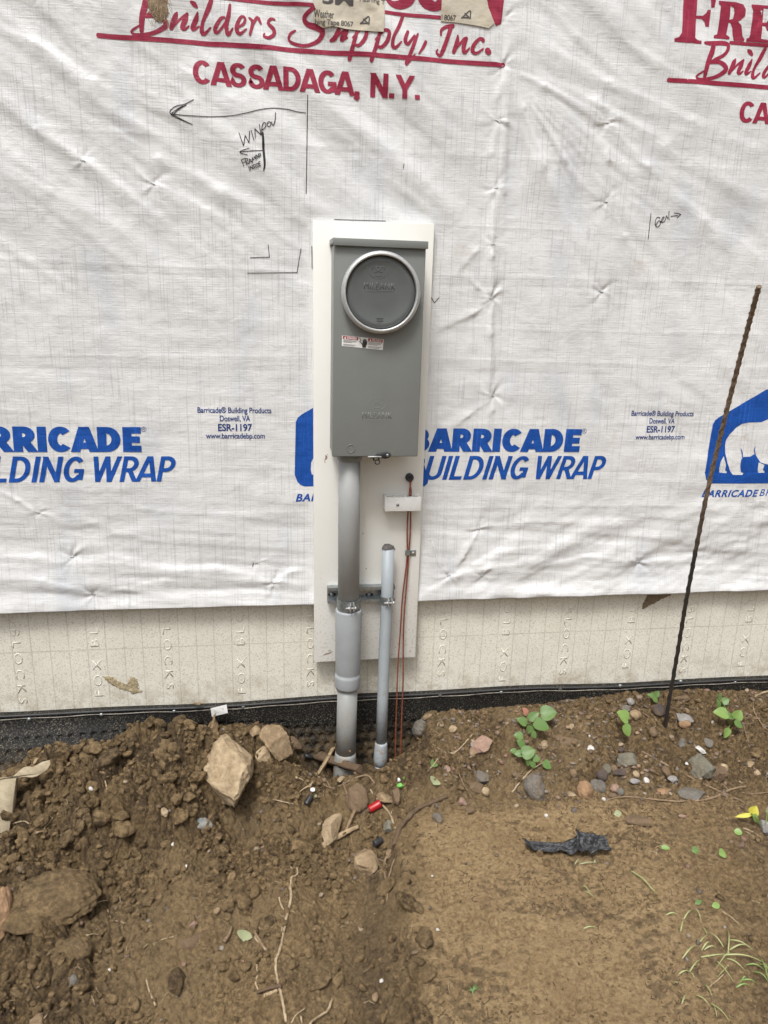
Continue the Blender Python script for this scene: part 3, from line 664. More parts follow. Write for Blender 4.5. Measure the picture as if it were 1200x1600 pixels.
# felt-pen marks ------------------------------------------------
c5 = lambda x, y: W(250+x*.20833, 140+y*.20833)
cg = lambda x, y: W(1000+x/15, 320+y/15)
pen = [[(95,190),(200,203),(380,212),(540,203),(650,182),(680,175),(760,155),(850,143),(950,150),(1030,168),(1092,178)],[(255,85),(190,118),(130,130),(85,160),(80,185),(110,200),(160,228),(245,270)],[(200,125),(150,145),(90,190),(120,215),(235,265)],
       [(105,195),(140,160),(200,122)]]
ink(wrap, strokes_bm(pen, c5, 1.15*PXW, .002), 'pen_arrow', M['marker'], 0, 'long thin pen arrow pointing left under the red town name', 0, .0009)
ink(wrap, strokes_bm([[(480.5,150),(479.5,220),(478,303)]], lambda a, b: W(a, b), 1.2*PXW, .004), 'pen_line', M['marker'], 0, 'long thin vertical pen line', 0, .0009)
win = [[(593,328),(610,380),(628,428)],[(628,428),(640,350)],[(640,350),(668,405)],[(668,405),(672,320)],[(685,315),(705,385)],[(715,370),(712,300)],[(712,300),(757,345)],[(757,345),(745,268)],[(762,345),(765,285),(780,255),(795,265),(785,295),(765,310)],
       [(812,250),(804,265),(810,284),(826,280),(832,262),(822,248),(812,250)],[(836,250),(848,276),(862,240),(866,178)]]
ink(wrap, strokes_bm(win, c5, 1.2*PXW, .002), 'pen_writing', M['marker'], 0, 'handwritten word WINDOW', 0, .0009)
frm = [[(772,330,2),(774,380,3.2),(776,450,3.4),(785,560,3),(778,615,1.4)],[(770,462),(700,465),(605,475)],[(668,445),(602,472),(612,486),(655,495)],
       [(630,580),(612,535)],[(610,535),(640,520)],[(620,556),(638,549)],[(652,572),(640,530),(656,524),(658,540),(645,550),(667,562)],[(668,562),(673,526),(692,552)],[(670,550),(686,542)],[(694,550),(692,516),(703,536),(708,508),(720,532)],[(723,529),(716,502)],
       [(732,524),(722,496),(744,516),(736,488)],[(756,484),(741,490),(748,508),(758,498),(750,494)],
       [(665,582),(673,613)],[(682,609),(675,579),(697,600),(690,570)],[(710,568),(698,575),(711,588),(703,598)],[(715,568),(722,593)],[(724,561),(732,589),(744,572),(725,560)],[(752,545),(738,553),(748,580),(757,574)],[(742,566),(752,560)]]
ink(wrap, strokes_bm(frm, c5, 1.05*PXW, .002), 'pen_writing', M['marker'], 0, 'small handwritten FRAMING INSIDE with a short arrow and thick bar', 0, .0009)
cor = [[(419,383),(421,402),(391,403)],[(470,389),(464,426),(387,427)],[(522,343.5),(602,346)],[(630,257),(629,264)],[(673,465),(678,473),(685,465)],[(487,385),(487.5,420)],[(396,878),(395,884)]]
for s_ in cor: ink(wrap, strokes_bm([[c_[0], c_[1]] for c_ in zip(s_[:-1], s_[1:])], lambda a, b: W(a, b), 1.05*PXW, .004), 'pen_mark', M['marker'], 0, None, 0, .0009)
gen = [[(232,205),(200,480),(155,810)],[(445,320),(405,290),(350,340),(330,430),(345,500),(385,525),(430,490),(455,420),(430,375),(390,400),(350,480)],
       [(455,385),(470,420),(530,330),(545,290),(510,300),(480,370),(490,425),(550,390),(585,300),(600,255),(625,325),(650,300),(655,155)],[(668,335),(670,350)],[(700,275),(780,265),(860,262)],[(780,200),(850,205),(930,228)],[(930,228),(850,310)]]
ink(wrap, strokes_bm(gen, cg, 1.2*PXW, .002), 'pen_writing', M['marker'], 0, 'handwritten GEN with an arrow pointing right', 0, .0009)
# staples
for sx, sz, a, k, ph in SW[:-2]:
    mb = MB(); y = -(float(wrap_h(np.array(sx), np.array(sz)))+OFF)
    an = -.5+ph % .9; d = Vector((math.cos(an)*.005, 0, math.sin(an)*.005)); c = Vector((sx, y-.0012, sz))
    mb.tube([c-d+Vector((0, .003, 0)), c-d, c+d, c+d+Vector((0, .003, 0))], .0007, 6); mb.build('staple', M['galv'], wrap)
# torn hole with splintered wood
mb = MB(); rnd = random.Random(3)
tl = [(238,-14),(262,-14),(261,6),(264,20),(259,30),(252,37),(245,34),(238,27),(232,12),(233,-2)]
bm = poly_bm([[(a+rnd.uniform(-1, 1), b) for a, b in tl]], lambda a, b: W(a, b))
M['osb'] = simple('torn_osb', (.16, .10, .055, 1), (.33, .25, .16, 1), 130, .8, 0, .8, .003)
tear = ink(wrap, bm, 'torn_patch', M['osb'], 0, 'torn patch showing brown splintered wood', .007, .0016)
for k in range(110):
    u0 = rnd.uniform(230, 268); v0 = rnd.uniform(-10, 36); p = W(u0, v0, -.016-rnd.random()*.004)
    L = rnd.uniform(.004, .016); an = rnd.uniform(-2.2, -.9); q = p+np.array([math.cos(an)*L, -rnd.uniform(0, .005), math.sin(an)*L])
    m_ = (p+q)/2+np.array([rnd.uniform(-.002, .002), -.002, 0])
    mb.tube([p, m_, q], [.0004, .0005, .0002], 4, False)
mb.build('frayed_threads', M['root'], tear)

# flashing tape scraps
M['tape'] = simple('cream_tape', (.60, .54, .42, 1), (.50, .46, .38, 1), 30, .28, 0, .5, .003, 60)
M['tape_ink'] = simple('tape_ink', (.05, .045, .045, 1), (.09, .08, .075, 1), 60, .5)
def tape_h(co, amp, seed): return .0010+amp*(fbm(co[:, 0]*40, co[:, 2]*40, seed, 3))
def tape(name, poly, label, seed, amp=.0035):
    root = poly_bm([poly], lambda a, b: W(a, b)); xs_ = [v.co.x for v in root.verts]
    for ax in (0, 2):
        k0 = min(v.co[ax] for v in root.verts); k1 = max(v.co[ax] for v in root.verts); k = k0+.004
        while k < k1:
            no = [0, 0, 0]; no[ax] = 1; co = [0, 0, 0]; co[ax] = k; bmesh.ops.bisect_plane(root, geom=root.verts[:]+root.edges[:]+root.faces[:], dist=1e-6, plane_co=co, plane_no=no); k += .004
    co = np.array([v.co[:] for v in root.verts]); hh = tape_h(co, amp, seed)
    for v, h_ in zip(root.verts, hh): v.co.y = -h_
    o = conform(root, name, M['tape'], None, 0, .0006); return tag(o, label, 'tape scrap', 'flashing tape scraps on the wrap')
def tape_text(parent, bm, nm, seed, amp, m='tape_ink'):
    for ax in (0, 2):
        k = min(v.co[ax] for v in bm.verts)+.004; k1 = max(v.co[ax] for v in bm.verts)
        while k < k1:
            no = [0, 0, 0]; no[ax] = 1; co = [0, 0, 0]; co[ax] = k; bmesh.ops.bisect_plane(bm, geom=bm.verts[:]+bm.edges[:]+bm.faces[:], dist=1e-6, plane_co=co, plane_no=no); k += .004
    co = np.array([v.co[:] for v in bm.verts]); hh = tape_h(co, amp, seed)
    for v, h_ in zip(bm.verts, hh): v.co.y += -h_
    return conform(bm, nm, M[m], parent, 0, .0012)
t1 = tape('flashing_tape', [(490,-30),(602,-30),(600,22),(598,53),(570,51),(540,49),(520,44),(504,46),(492,38),(488,28),(493,18),(488,6)], 'crumpled cream tape scrap over the letter S, lettered Weather and Tape 8067', 81)
for s, a, b, y0, y1 in (('Weather', 490, 521, 30, 18), ('hing Tape 8067', 492, 551, 43, 32), ('3M', 503, 551, 9, -12), ('Flashing T', 561, 601, 8, -2)):
    tape_text(t1, fit(text_bm(s, .03 if s == '3M' else .008, 0, .95), wx(a, y0), wx(b, y0), wz(a, y0), wz(a, y1)), 'tape_lettering', 81, .0035)
ar = lambda ox, oy: [[(ox, oy+9), (ox+13, oy-2), (ox+13, oy+10)], [(ox+1, oy+8), (ox+13, oy+9)], [(ox+5, oy+2), (ox+12, oy+9)]]
tape_text(t1, strokes_bm(ar(562, 31), lambda a, b: W(a, b), 1.8*PXW), 'tape_emblem', 81, .0035)
t2 = tape('flashing_tape', [(690,-30),(776,-30),(758,-6),(762,14),(771,38),(762,46),(742,42),(712,37),(688,34)], 'flat cream tape scrap between the red O and N, lettered 8067', 83, .0012)
for s, a, b, y0, y1 in (('l 8067', 689, 711, 32.5, 24),):
    tape_text(t2, fit(text_bm(s, .008, 0, .95), wx(a, y0), wx(b, y0), wz(a, y0), wz(a, y1)), 'tape_lettering', 83, .0012)
tape_text(t2, strokes_bm(ar(720, 21), lambda a, b: W(a, b), 1.8*PXW), 'tape_emblem', 83, .0012)

# ================================================================ foundation (foam form block) and membrane
YF = .014
mb = MB(); mb.add([(-2.4, YF, -.5), (3.0, YF, -.5), (3.0, YF, ZB+.03), (-2.4, YF, ZB+.03), (-2.4, YF+.3, -.5), (3.0, YF+.3, -.5), (3.0, YF+.3, ZB+.03), (-2.4, YF+.3, ZB+.03)],
                   [(0, 1, 2, 3), (1, 5, 6, 2), (5, 4, 7, 6), (4, 0, 3, 7), (3, 2, 6, 7), (0, 4, 5, 1)], False)
foam = mb.build('foundation_wall', M['foam']); tag(foam, 'speckled beige foam block foundation wall embossed with block lettering', 'foundation')
mb = MB(); mb.box(-2.4, 3.0, .006, .30, ZB+.032, 2.9); sh = mb.build('sheathing_wall', M['osb']); tag(sh, 'wood sheathed house wall hidden behind the white wrap, bare in the torn hole', 'wall')
cols = [W(c_, 1050, YF)[0] for c_ in (31, 152, 264, 377, 485)]+[W(c_, 1020, YF)[0] for c_ in (691, 788, 882, 980, 1070, 1161)]
for i, cx in enumerate(cols):
    down = (i % 2 == 0) if i < 5 else (i % 2 == 1)
    bm = text_bm('FOX BLOCKS', -.005, 0, 1.5, 0.0, 3)
    X_ = [v.co.x for v in bm.verts]; Y_ = [v.co.y for v in bm.verts]; a, b, c, d = min(X_), max(X_), min(Y_), max(Y_)
    lo, hi = .075+.012*(i % 3), .075+.012*(i % 3)+.36
    for v in bm.verts:
        s_, t_ = (v.co.x-a)/(b-a), (v.co.y-c)/(d-c)-.5
        v.co = Vector((cx+(t_ if down else -t_)*.021, 0, (hi-(hi-lo)*s_) if down else (lo+(hi-lo)*s_)))
    geo = bm.faces[:]; r = bmesh.ops.extrude_face_region(bm, geom=geo)
    for v in r['geom']:
        if isinstance(v, bmesh.types.BMVert): v.co.y -= .0007
    for v in bm.verts: v.co.y += YF+.0002
    bad = [v for v in bm.verts if v.co.z > ZB+.02]; bmesh.ops.delete(bm, geom=bad, context='VERTS')
    bmesh.ops.recalc_face_normals(bm, faces=bm.faces)
    me = bpy.data.meshes.new('embossed_lettering'); bm.to_mesh(me); bm.free(); me.materials.append(M['foam']); adopt(put(bpy.data.objects.new('embossed_lettering', me)), foam)
# gouges in the foam
M['gouge'] = simple('raw_foam', (.56, .47, .30, 1), (.36, .28, .16, 1), 160, .9, 0, .9, .004)
M['gouge_dk'] = simple('torn_brown_foam', (.17, .12, .075, 1), (.28, .22, .15, 1), 120, .9, 0, .9, .004)
def gouge(poly, m, lab):
    bm = poly_bm([poly], lambda a, b: W(a, b, YF)); r = 0
    for ax in (0, 2):
        k = min(v.co[ax] for v in bm.verts)+.003; k1 = max(v.co[ax] for v in bm.verts)
        while k < k1:
            no = [0, 0, 0]; no[ax] = 1; co = [0, 0, 0]; co[ax] = k; bmesh.ops.bisect_plane(bm, geom=bm.verts[:]+bm.edges[:]+bm.faces[:], dist=1e-6, plane_co=co, plane_no=no); k += .003
    co = np.array([v.co[:] for v in bm.verts]); bnd = np.array([v.is_boundary for v in bm.verts])
    hh = np.where(bnd, .0003, .0003+.0035*fbm(co[:, 0]*90, co[:, 2]*90, 5, 3))
    for v, h_, b_ in zip(bm.verts, hh, bnd):
        v.co.y = -h_
        if b_: v.co.x += random.uniform(-.003, .003); v.co.z += random.uniform(-.003, .003)
    o = conform(bm, 'gouge', m, foam, 0, 0, YF); o['label'] = lab
gouge([(160,1056),(175,1058),(190,1066),(199,1070),(201,1062),(208,1056),(214,1062),(216,1076),(222,1080),(206,1084),(199,1078),(186,1076),(170,1066)], M['gouge'], 'yellow torn gouge in the beige foam')
gouge([(1012,922),(1062,920),(1050,928),(1030,938),(1015,946),(1005,952),(1003,944),(1010,934)], M['gouge_dk'], 'brown torn gouge just under the wrap hem')

ys_top = .055
def mem_y(x, z):
    fl = .55*sst(-.25, -.7, x)+.06
    return -(.006+(ys_top-z)*fl*sst(ys_top, -.02, z)+.003*(fbm(x*5, z*5, 5, 2))+.006*sst(.0, -.25, z))
def top_z(x): return ys_top+.0035*np.sin(x*4.1)+.002*np.sin(x*11+1)
xs = graded(-.9, 1.5, -2.4, 3.0, .0025, .03); nz_ = 90
tt = np.linspace(0, 1, nz_); X, T = np.meshgrid(xs, tt, indexing='ij'); Z = -.24+(top_z(X)+.24)*T; Y = mem_y(X, Z)
sp = .0275; gx = X/sp; row = np.floor((Z+.30)/.026); gx = gx+.5*(row % 2); fx = (gx-np.floor(gx)-.5)*sp; fz = ((Z+.30)/.026-row-.5)*.026
dm = (Z < .002+.02*sst(-.2, .4, X)*0-.012*sst(-.3, .1, X)); dd = np.sqrt(fx**2+fz**2)
Y = Y+np.where(dm, .0055*sst(.0095, .004, dd), 0)
P = np.stack([X, Y, Z], -1)
lip = P[:, -1:].copy(); lip[..., 1] = YF; P = np.concatenate([P, lip], 1)
me = np_mesh('foundation_membrane', P.reshape(-1, 3), grid_quads(P.shape[0], P.shape[1])); me.materials.append(M['membrane'])
mem = put(bpy.data.objects.new('foundation_membrane', me)); tag(mem, 'black dimpled drainage membrane along the foot of the foam wall', 'membrane')
mb = MB(); pts = [(x, float(mem_y(np.array(x), np.array(.05)))-.0015, float(top_z(np.array(x)))-.0085+.001*math.sin(x*40)) for x in np.arange(-2.4, 3.0, .02)]
mb.tube(pts, .0013, 6); mb.build('top_bead', M['trim'], mem)
mb = MB(); pts = [(x, float(mem_y(np.array(x), np.array(.05)))-.001, float(top_z(np.array(x)))+.0005) for x in np.arange(-2.4, 3.0, .02)]
mb.tube(pts, .0028, 6); mb.build('top_edge_roll', M['black_rubber'], mem)
for u, v in ((45,1125),(158,1118),(272,1113),(380,1106),(688,1087),(784,1083),(876,1077),(970,1073),(1065,1066),(1150,1067)):
    p = W(u, v, -.012); y = float(mem_y(np.array(p[0]), np.array(p[2])))
    mb = MB(); mb.lathe([(0.0001, -.004), (.003, -.0036), (.0052, -.002), (.0056, .001)], (p[0], y, p[2]), 'Y', 14); mb.build('washer_nail', M['galv'], mem)

# ================================================================ white backing board
BY0, BY1 = -.003, -.024
q = [W(u, v, BY1) for u, v in ((489,345),(679,349),(649,1027),(491,1035))]
mb = MB(); mb.prism([(p[0], p[2]) for p in q], BY1, BY0)
board = mb.build('backing_board', M['board'], None, .0012, 2); tag(board, 'tall white board fixed over the wrap behind the meter box and pipes', 'board')
M['scuff'] = simple('brown_scuff', (.16, .085, .05, 1), (.42, .34, .27, 1), 260, .7)
def scuff(cx, cy, lst, parent=board, y=BY1):
    ink_ = strokes_bm([[(a+cx, b+cy, w) for a, b, w in l] for l in lst], lambda a, b: W(a, b, y), 1/640., .0015)
    o = conform(ink_, 'scuff_mark', M['scuff'], parent, 0, 0, y-.0004)
scuff(509, 715, [[(0,-3,2),(1,0,3.5),(-1,3,2)],[(-2,5,1.2),(-1,8,1)],[(2,-5,1),(3,-4,1)]])
scuff(512, 1021, [[(-7,3,1),(-3,1,2.5),(4,-1,2),(7,-3,1)],[(1,-4,1),(4,-5,1.5)]])
for u, v in ((567,833),(572,888),(566,960),(566,700)): scuff(u, v, [[(0,0,1.6),(.6,.8,1.2)]])

# ================================================================ meter socket
YC = -.125
bx0, bx1, bz0, bz1 = .0401, .2461, .7658, 1.2441
ms = empty('meter_socket', (.143, -.07, bz0), 'grey steel electric meter box with aluminium ring and blank cover on the white board', 'meter box')
mb = MB(); mb.box(bx0+.002, bx1-.002, YC+.006, BY1, bz0+.003, bz1-.002); mb.build('enclosure', M['steel'], ms, .002, 2)
mb = MB(); mb.box(bx0, bx1, YC, YC+.012, bz0, bz1-.001); mb.build('front_cover', M['steel'], ms, .0022, 3)
mb = MB(); mb.prism([(0,0)], 0, 0) if False else None
y = [BY1-.001, YC-.009, YC-.009, YC-.0065, YC-.0065, BY1-.001]; z = [bz1+.013, bz1+.010, bz1-.006, bz1-.006, bz1+.001, bz1+.001]
mb = MB(); a, b = bx0-.003, bx1+.003
mb.add([(a, yy, zz) for yy, zz in zip(y, z)]+[(b, yy, zz) for yy, zz in zip(y, z)], [tuple(range(6)), tuple(range(11, 5, -1))]+[(i, (i+1) % 6, (i+1) % 6+6, i+6) for i in range(6)], False)
mb.build('rain_cap', M['steel'], ms, .0008, 2)
RC = (.1445, YC, 1.1413)
mb = MB(); mb.lathe([(.081, .004), (.081, -.010), (.0875, -.011), (.0893, -.0135), (.0890, -.019), (.0870, -.0225), (.0845, -.0250), (.0815, -.0258), (.0796, -.0250), (.0790, -.020), (.0792, -.012)], RC, 'Y', 96)
mb.build('sealing_ring', M['alu'], ms, fixn=True)
mb = MB(); mb.lathe([(.0001, -.0165), (.03, -.0165), (.062, -.0160), (.066, -.0172), (.0765, -.0172), (.0785, -.012), (.0788, -.002)], RC, 'Y', 80); disc = mb.build('round_cover', M['steel_dark'], ms)
def emboss(parent, bms, y, t, m, nm):
    for bm in bms:
        r = bmesh.ops.extrude_face_region(bm, geom=bm.faces[:])
        for v in r['geom']:
            if isinstance(v, bmesh.types.BMVert): v.co.y -= t
        for v in bm.verts: v.co.y += y
        bmesh.ops.recalc_face_normals(bm, faces=bm.faces)
        me = bpy.data.meshes.new(nm); bm.to_mesh(me); bm.free(); me.materials.append(m); o = put(bpy.data.objects.new(nm, me)); adopt(o, parent)
def crest(cx, cy, s, y):
    k = lambda a, b: W(cx+a*s, cy+b*s, y)
    return strokes_bm([[(-15,-6,2),(-17,0,2.4),(-14,6,2.4),(-8,10,2.4),(0,12,2.4),(8,10,2.4),(14,6,2.4),(17,0,2.4),(15,-6,2)],[(-12,-8,2),(-9,-11,2)],[(12,-8,2),(9,-11,2)],[(-5,-10,2.2),(0,-3,3),(5,-10,2.2)],[(-5,-10.5,1.8),(5,-10.5,1.8)],[(-7,0,1.8),(-3,-1,1.8)],[(7,0,1.8),(3,-1,1.8)],[(-6,6,1.6),(0,8,1.8),(6,6,1.6)]], k, s/650.)
yb = YC-.0004
for par, yy, mt, cx, cy, s, tb, ul in ((ms, YC+.0003, M['steel'], 589, 631, .85, (566,612,654,644), 656.5), (disc, YC-.0163, M['steel_dark'], 591, 425, .8, (569,617,452,442), 455)):
    a, b, z0, z1 = tb
    x0, x1 = W(a, z0, yy)[0], W(b, z0, yy)[0]; za, zb = W((a+b)/2, z0, yy)[2], W((a+b)/2, z1, yy)[2]
    emboss(par, [fit(text_bm('MILBANK', -.004, 0, 1.15), x0, x1, za, zb), crest(cx, cy, s, yy), strokes_bm([[(a+4, ul, 1.2), (b-2, ul, 1.2)]], lambda p, q_: W(p, q_, yy), 1/650.)], yy, .0007, mt, 'embossed_badge')
emboss(disc, [strokes_bm([[(589,497,1),(598,497,1)],[(589,501,1),(598,501,1)],[(589,505,1),(596,505,1)]], lambda p, q_: W(p, q_, YC-.0163), 1/650.)], YC-.0163, .0010, M['steel_dark'], 'embossed_mark')
p = W(548, 701, YC); mb = MB(); mb.lathe([(.0088, .001), (.0090, -.0012), (.0098, -.0013), (.0102, .001)], (p[0], YC, p[2]), 'Y', 28); mb.build('knockout', M['steel'], ms)
# sticker
ST = [(534.5,524),(599.5,530),(598,547),(534,540.5)]
def stk(a, b):      # a,b in 0..1
    (x0,y0),(x1,y1),(x2,y2),(x3,y3) = ST
    return W((x0*(1-a)+x1*a)*(1-b)+(x3*(1-a)+x2*a)*b, (y0*(1-a)+y1*a)*(1-b)+(y3*(1-a)+y2*a)*b, YC)
def stp(poly, nm, m, lift, parent):
    bm = poly_bm([poly], stk); return conform(bm, nm, m, parent, 0, 0, YC-lift)
stick = stp([(.01,0),(.99,0),(1,.04),(1,.96),(.99,1),(.01,1),(0,.96),(0,.04)], 'warning_sticker', M['white'], .0006, ms)
M['sticker_red'] = simple('sticker_red', (.34, .03, .03, 1), (.30, .03, .03, 1), 60, .4)
M['sticker_black'] = simple('sticker_black', (.02, .02, .02, 1), (.03, .03, .03, 1), 60, .4)
M['sticker_grey'] = simple('sticker_print', (.16, .16, .16, 1), (.22, .22, .22, 1), 60, .4)
stp([(.02,.03),(.39,.03),(.39,.33),(.02,.33)], 'red_band', M['sticker_red'], .0009, stick)
stp([(.63,.03),(.98,.03),(.98,.33),(.63,.33)], 'red_band', M['sticker_red'], .0009, stick)
def sttext(s, a0, a1, b0, b1, m, lift=.0012, bold=.02):
    bm = text_bm(s, bold, 0, 1.0, 0, 3); X_ = [v.co.x for v in bm.verts]; Y_ = [v.co.y for v in bm.verts]; xa, xb, ya, yb_ = min(X_), max(X_), min(Y_), max(Y_)
    for v in bm.verts:
        q_ = stk(a0+(v.co.x-xa)/(xb-xa)*(a1-a0), b1+(v.co.y-ya)/(yb_-ya)*(b0-b1)); v.co = Vector((q_[0], 0, q_[2]))
    conform(bm, 'sticker_lettering', M[m], stick, 0, 0, YC-lift)
sttext('DANGER', .12, .36, .07, .29, 'white'); sttext('PELIGRO', .73, .95, .07, .29, 'white')
for a in (.05, .66): stp([(a,.29),(a+.025,.06),(a+.05,.29)], 'alert_triangle', M['white'], .0012, stick)
for a0 in (.03, .64):
    for r, L in enumerate((.33,.30,.22,0,.32,.27)):
        if L: stp([(a0,.40+r*.095),(a0+L,.40+r*.095),(a0+L,.44+r*.095),(a0,.44+r*.095)], 'fine_print', M['sticker_grey'], .0010, stick)
stp([(.50,.95),(.49,.72),(.46,.55),(.475,.5),(.50,.58),(.50,.22),(.52,.2),(.525,.4),(.53,.12),(.55,.12),(.553,.4),(.56,.14),(.58,.15),(.582,.42),(.59,.24),(.605,.25),(.61,.6),(.59,.75),(.585,.95)], 'hand_symbol', M['sticker_black'], .0010, stick)
conform(strokes_bm([[(.42,.08),(.46,.3)],[(.46,.3),(.43,.42)],[(.43,.42),(.49,.62)]], stk, .0014), 'bolt_symbol', M['sticker_black'], stick, 0, 0, YC-.0010)
# hasp
def flat(polypx, y0, y1, nm, m, parent, bevel=.0004):
    mb_ = MB(); pts = [W(u, v, y0) for u, v in polypx]; mb_.prism([(p_[0], p_[2]) for p_ in pts], y0, y1); return mb_.build(nm, m, parent, bevel, 1)
hasp = flat([(576,716),(586,713),(590,708.5),(599,707),(605,706.5),(610,708.5),(611,712),(608,715.5),(603,717),(594,716)], YC-.006, YC-.001, 'hasp', M['black'], ms)
p = W(605.5, 711.5, YC-.006); mb = MB(); mb.lathe([(.0001, -.003), (.0030, -.003), (.0042, -.001), (.0042, .002)], (p[0], YC-.006, p[2]), 'Y', 16); mb.build('hasp_screw', M['galv'], hasp)
flat([(575,713),(596,713),(596,715),(575,715)], YC-.010, YC-.006, 'hasp_edge', M['alu'], hasp)
p = W(589, 722, YC-.004); mb = MB(); pts = [(p[0]+.0058*math.cos(a)+.001, YC-.004, p[2]+.0052*math.sin(a)) for a in np.linspace(0, 2*PI, 17)]
mb.tube(pts, .0014, 6, False); mb.tube([W(583,716,YC-.003), W(585,720,YC-.004)], .0022, 6); mb.tube([W(592,716,YC-.003), W(592,720,YC-.004)], .0016, 6); mb.build('lock_eye', M['black'], hasp)

# ================================================================ conduits
def lathe_path(mb_, prof, seg=36):
    """prof: list of (u, v, y, width_px) -> tube along the points"""
    pts = [W(u, v, y) for u, v, y, w in prof]; rs = [w/2/pxm(p_) for p_, (u, v, y, w) in zip(pts, prof)]; mb_.tube(pts, rs, seg); return mb_
yp = -.076
con = empty('large_conduit', W(541, 1200, yp), 'thick grey plastic conduit rising from the dirt hole into the meter box', 'conduit')
pt = W(546, 728, yp); p = W(546, 716, yp); r = 17.2/pxm(pt); mb = MB()
mb.lathe([(r+.001, .004), (.0305, .002), (.0305, -.011), (.0290, -.0165), (r+.0002, -.018)], (pt[0], yp, bz0-.001), 'Z', 40); mb.build('hub', M['steel'], con)
mb = MB(); lathe_path(mb, [(546, 716, yp, 34.2), (545.5, 800, yp, 34), (544.5, 960, yp, 33.5)]); mb.build('upper_pipe', M['pvc'], con)
mb = MB(); lathe_path(mb, [(544.6, 951.5, yp, 35.5), (544.6, 951.6, yp, 40), (544.6, 954, yp, 41.2), (543.5, 1047, yp, 39.0), (543.4, 1049, yp, 37.6), (543.4, 1051.5, yp, 37.2), (543.4, 1053, yp, 40), (543.2, 1056, yp, 40.2), (543, 1070, yp, 39.5), (543, 1073, yp, 38), (543, 1073.3, yp, 33)]); mb.build('expansion_coupling', M['pvc_light'], con)
mb = MB(); lathe_path(mb, [(543, 1070, yp, 31.5), (541.5, 1130, yp-.004, 31.5), (540, 1178, yp-.008, 31.5)]); mb.build('lower_pipe', M['pvc_low'], con)
mb = MB(); lathe_path(mb, [(540, 1174, yp-.008, 31.8), (539.8, 1180, yp-.008, 33.2), (539.3, 1187, yp-.009, 35.2), (538.5, 1204, yp-.010, 35.5), (537.5, 1240, yp-.014, 35.5)]); mb.build('bell_end', M['pvc_low'], con)
mb = MB(); p = W(546.5, 1174, yp-.034); mb.lathe([(.0001, -.003), (.0025, -.002), (.0036, .001)], (p[0], p[1], p[2]), 'Y', 8); mb.build('mud_crumb', M['soil'], con)
sc = empty('small_conduit', W(593, 1215, -.09), 'thin pale grey conduit stub with a dark taped top, beside the thick conduit', 'conduit')
ys = -.060
sp_ = [(606.5, 857, ys, 19.2), (604.8, 935, ys, 18.6), (601, 1010, ys-.008, 18), (598, 1090, ys-.018, 17.5), (595.5, 1162, ys-.028, 17)]
mb = MB(); lathe_path(mb, sp_, 28); mb.build('pipe', M['pvc_small'], sc)
mb = MB(); lathe_path(mb, [(595.6, 1159, ys-.028, 17.4), (595.5, 1163, ys-.028, 19.8), (594.5, 1184, ys-.031, 22), (594.3, 1193, ys-.031, 21.5), (594.2, 1196, ys-.032, 17)], 28); mb.build('coupling', M['pvc_small'], sc)
mb = MB(); lathe_path(mb, [(594.2, 1190, ys-.032, 16.6), (591, 1260, ys-.044, 16.6)], 28); mb.build('pipe_end', M['pvc_small'], sc)
p = W(606.5, 855, ys); k = 1/pxm(p); mb = MB()
mb.add([p+np.array([a*k, b*k, c*k]) for a, b, c in [(-11,-3,-1),(-6,-9,-2),(3,-9,-4),(11,-4,-3.5),(10,5,-2),(0,9,0),(-8,6,0),(-8,-2,3),(-2,-6,3.5),(6,-5,2),(9,1,2),(2,6,4),(-5,4,4.5),(0,0,5.5)]],
       [(0,1,8,7),(1,2,9,8),(2,3,10,9),(3,4,10),(4,5,11,10),(5,6,12,11),(6,0,7,12),(7,8,13),(8,9,13),(9,10,13),(10,11,13),(11,12,13),(12,7,13),(0,6,5,4,3,2,1)], True); mb.build('taped_top', M['grey_cap'], sc, .0008, 2)
# strut channel and clamps
st = empty('strut_channel', W(565, 930, BY1), 'short galvanised steel channel holding both conduits to the white board', 'pipe bracket')
x0, x1 = W(512, 930, -.045)[0], W(617, 930, -.045)[0]; z0, z1 = W(565, 941.5, -.045)[2], W(565, 917.5, -.045)[2]
prof = [(-.0245, z0), (-.0455, z0), (-.0455, z0+.0085), (-.0435, z0+.0085), (-.0435, z0+.002), (-.0265, z0+.002), (-.0265, z1-.002), (-.0435, z1-.002), (-.0435, z1-.0085), (-.0455, z1-.0085), (-.0455, z1), (-.0245, z1)]
n = len(prof); mb = MB(); mb.add([(x0, a, b) for a, b in prof]+[(x1, a, b) for a, b in prof], [tuple(range(n)), tuple(reversed(range(n, 2*n)))]+[(i, i+n, (i+1) % n+n, (i+1) % n) for i in range(n)], False)
ch = mb.build('channel', M['galv'], st)
for i, u in enumerate((519, 577, 633)):
    p = W(u, 929, -.027)
    if p[0] > x1-.008: continue
    mb = MB(); mb.prism([(p[0]+(.009*math.copysign(1, math.cos(a))*0+.011*math.cos(a)), p[2]+.0052*math.sin(a)) for a in np.linspace(0, 2*PI, 17)[:-1]], -.0272, -.0266); mb.build('slot', M['black'], ch)
    mb = MB(); mb.lathe([(.0001, -.005), (.0032, -.0045), (.0045, -.002), (.0055, -.0015), (.0055, 0)], (p[0]-.001, -.0272, p[2]+.001), 'Y', 12); mb.build('screw', M['galv'], ch)
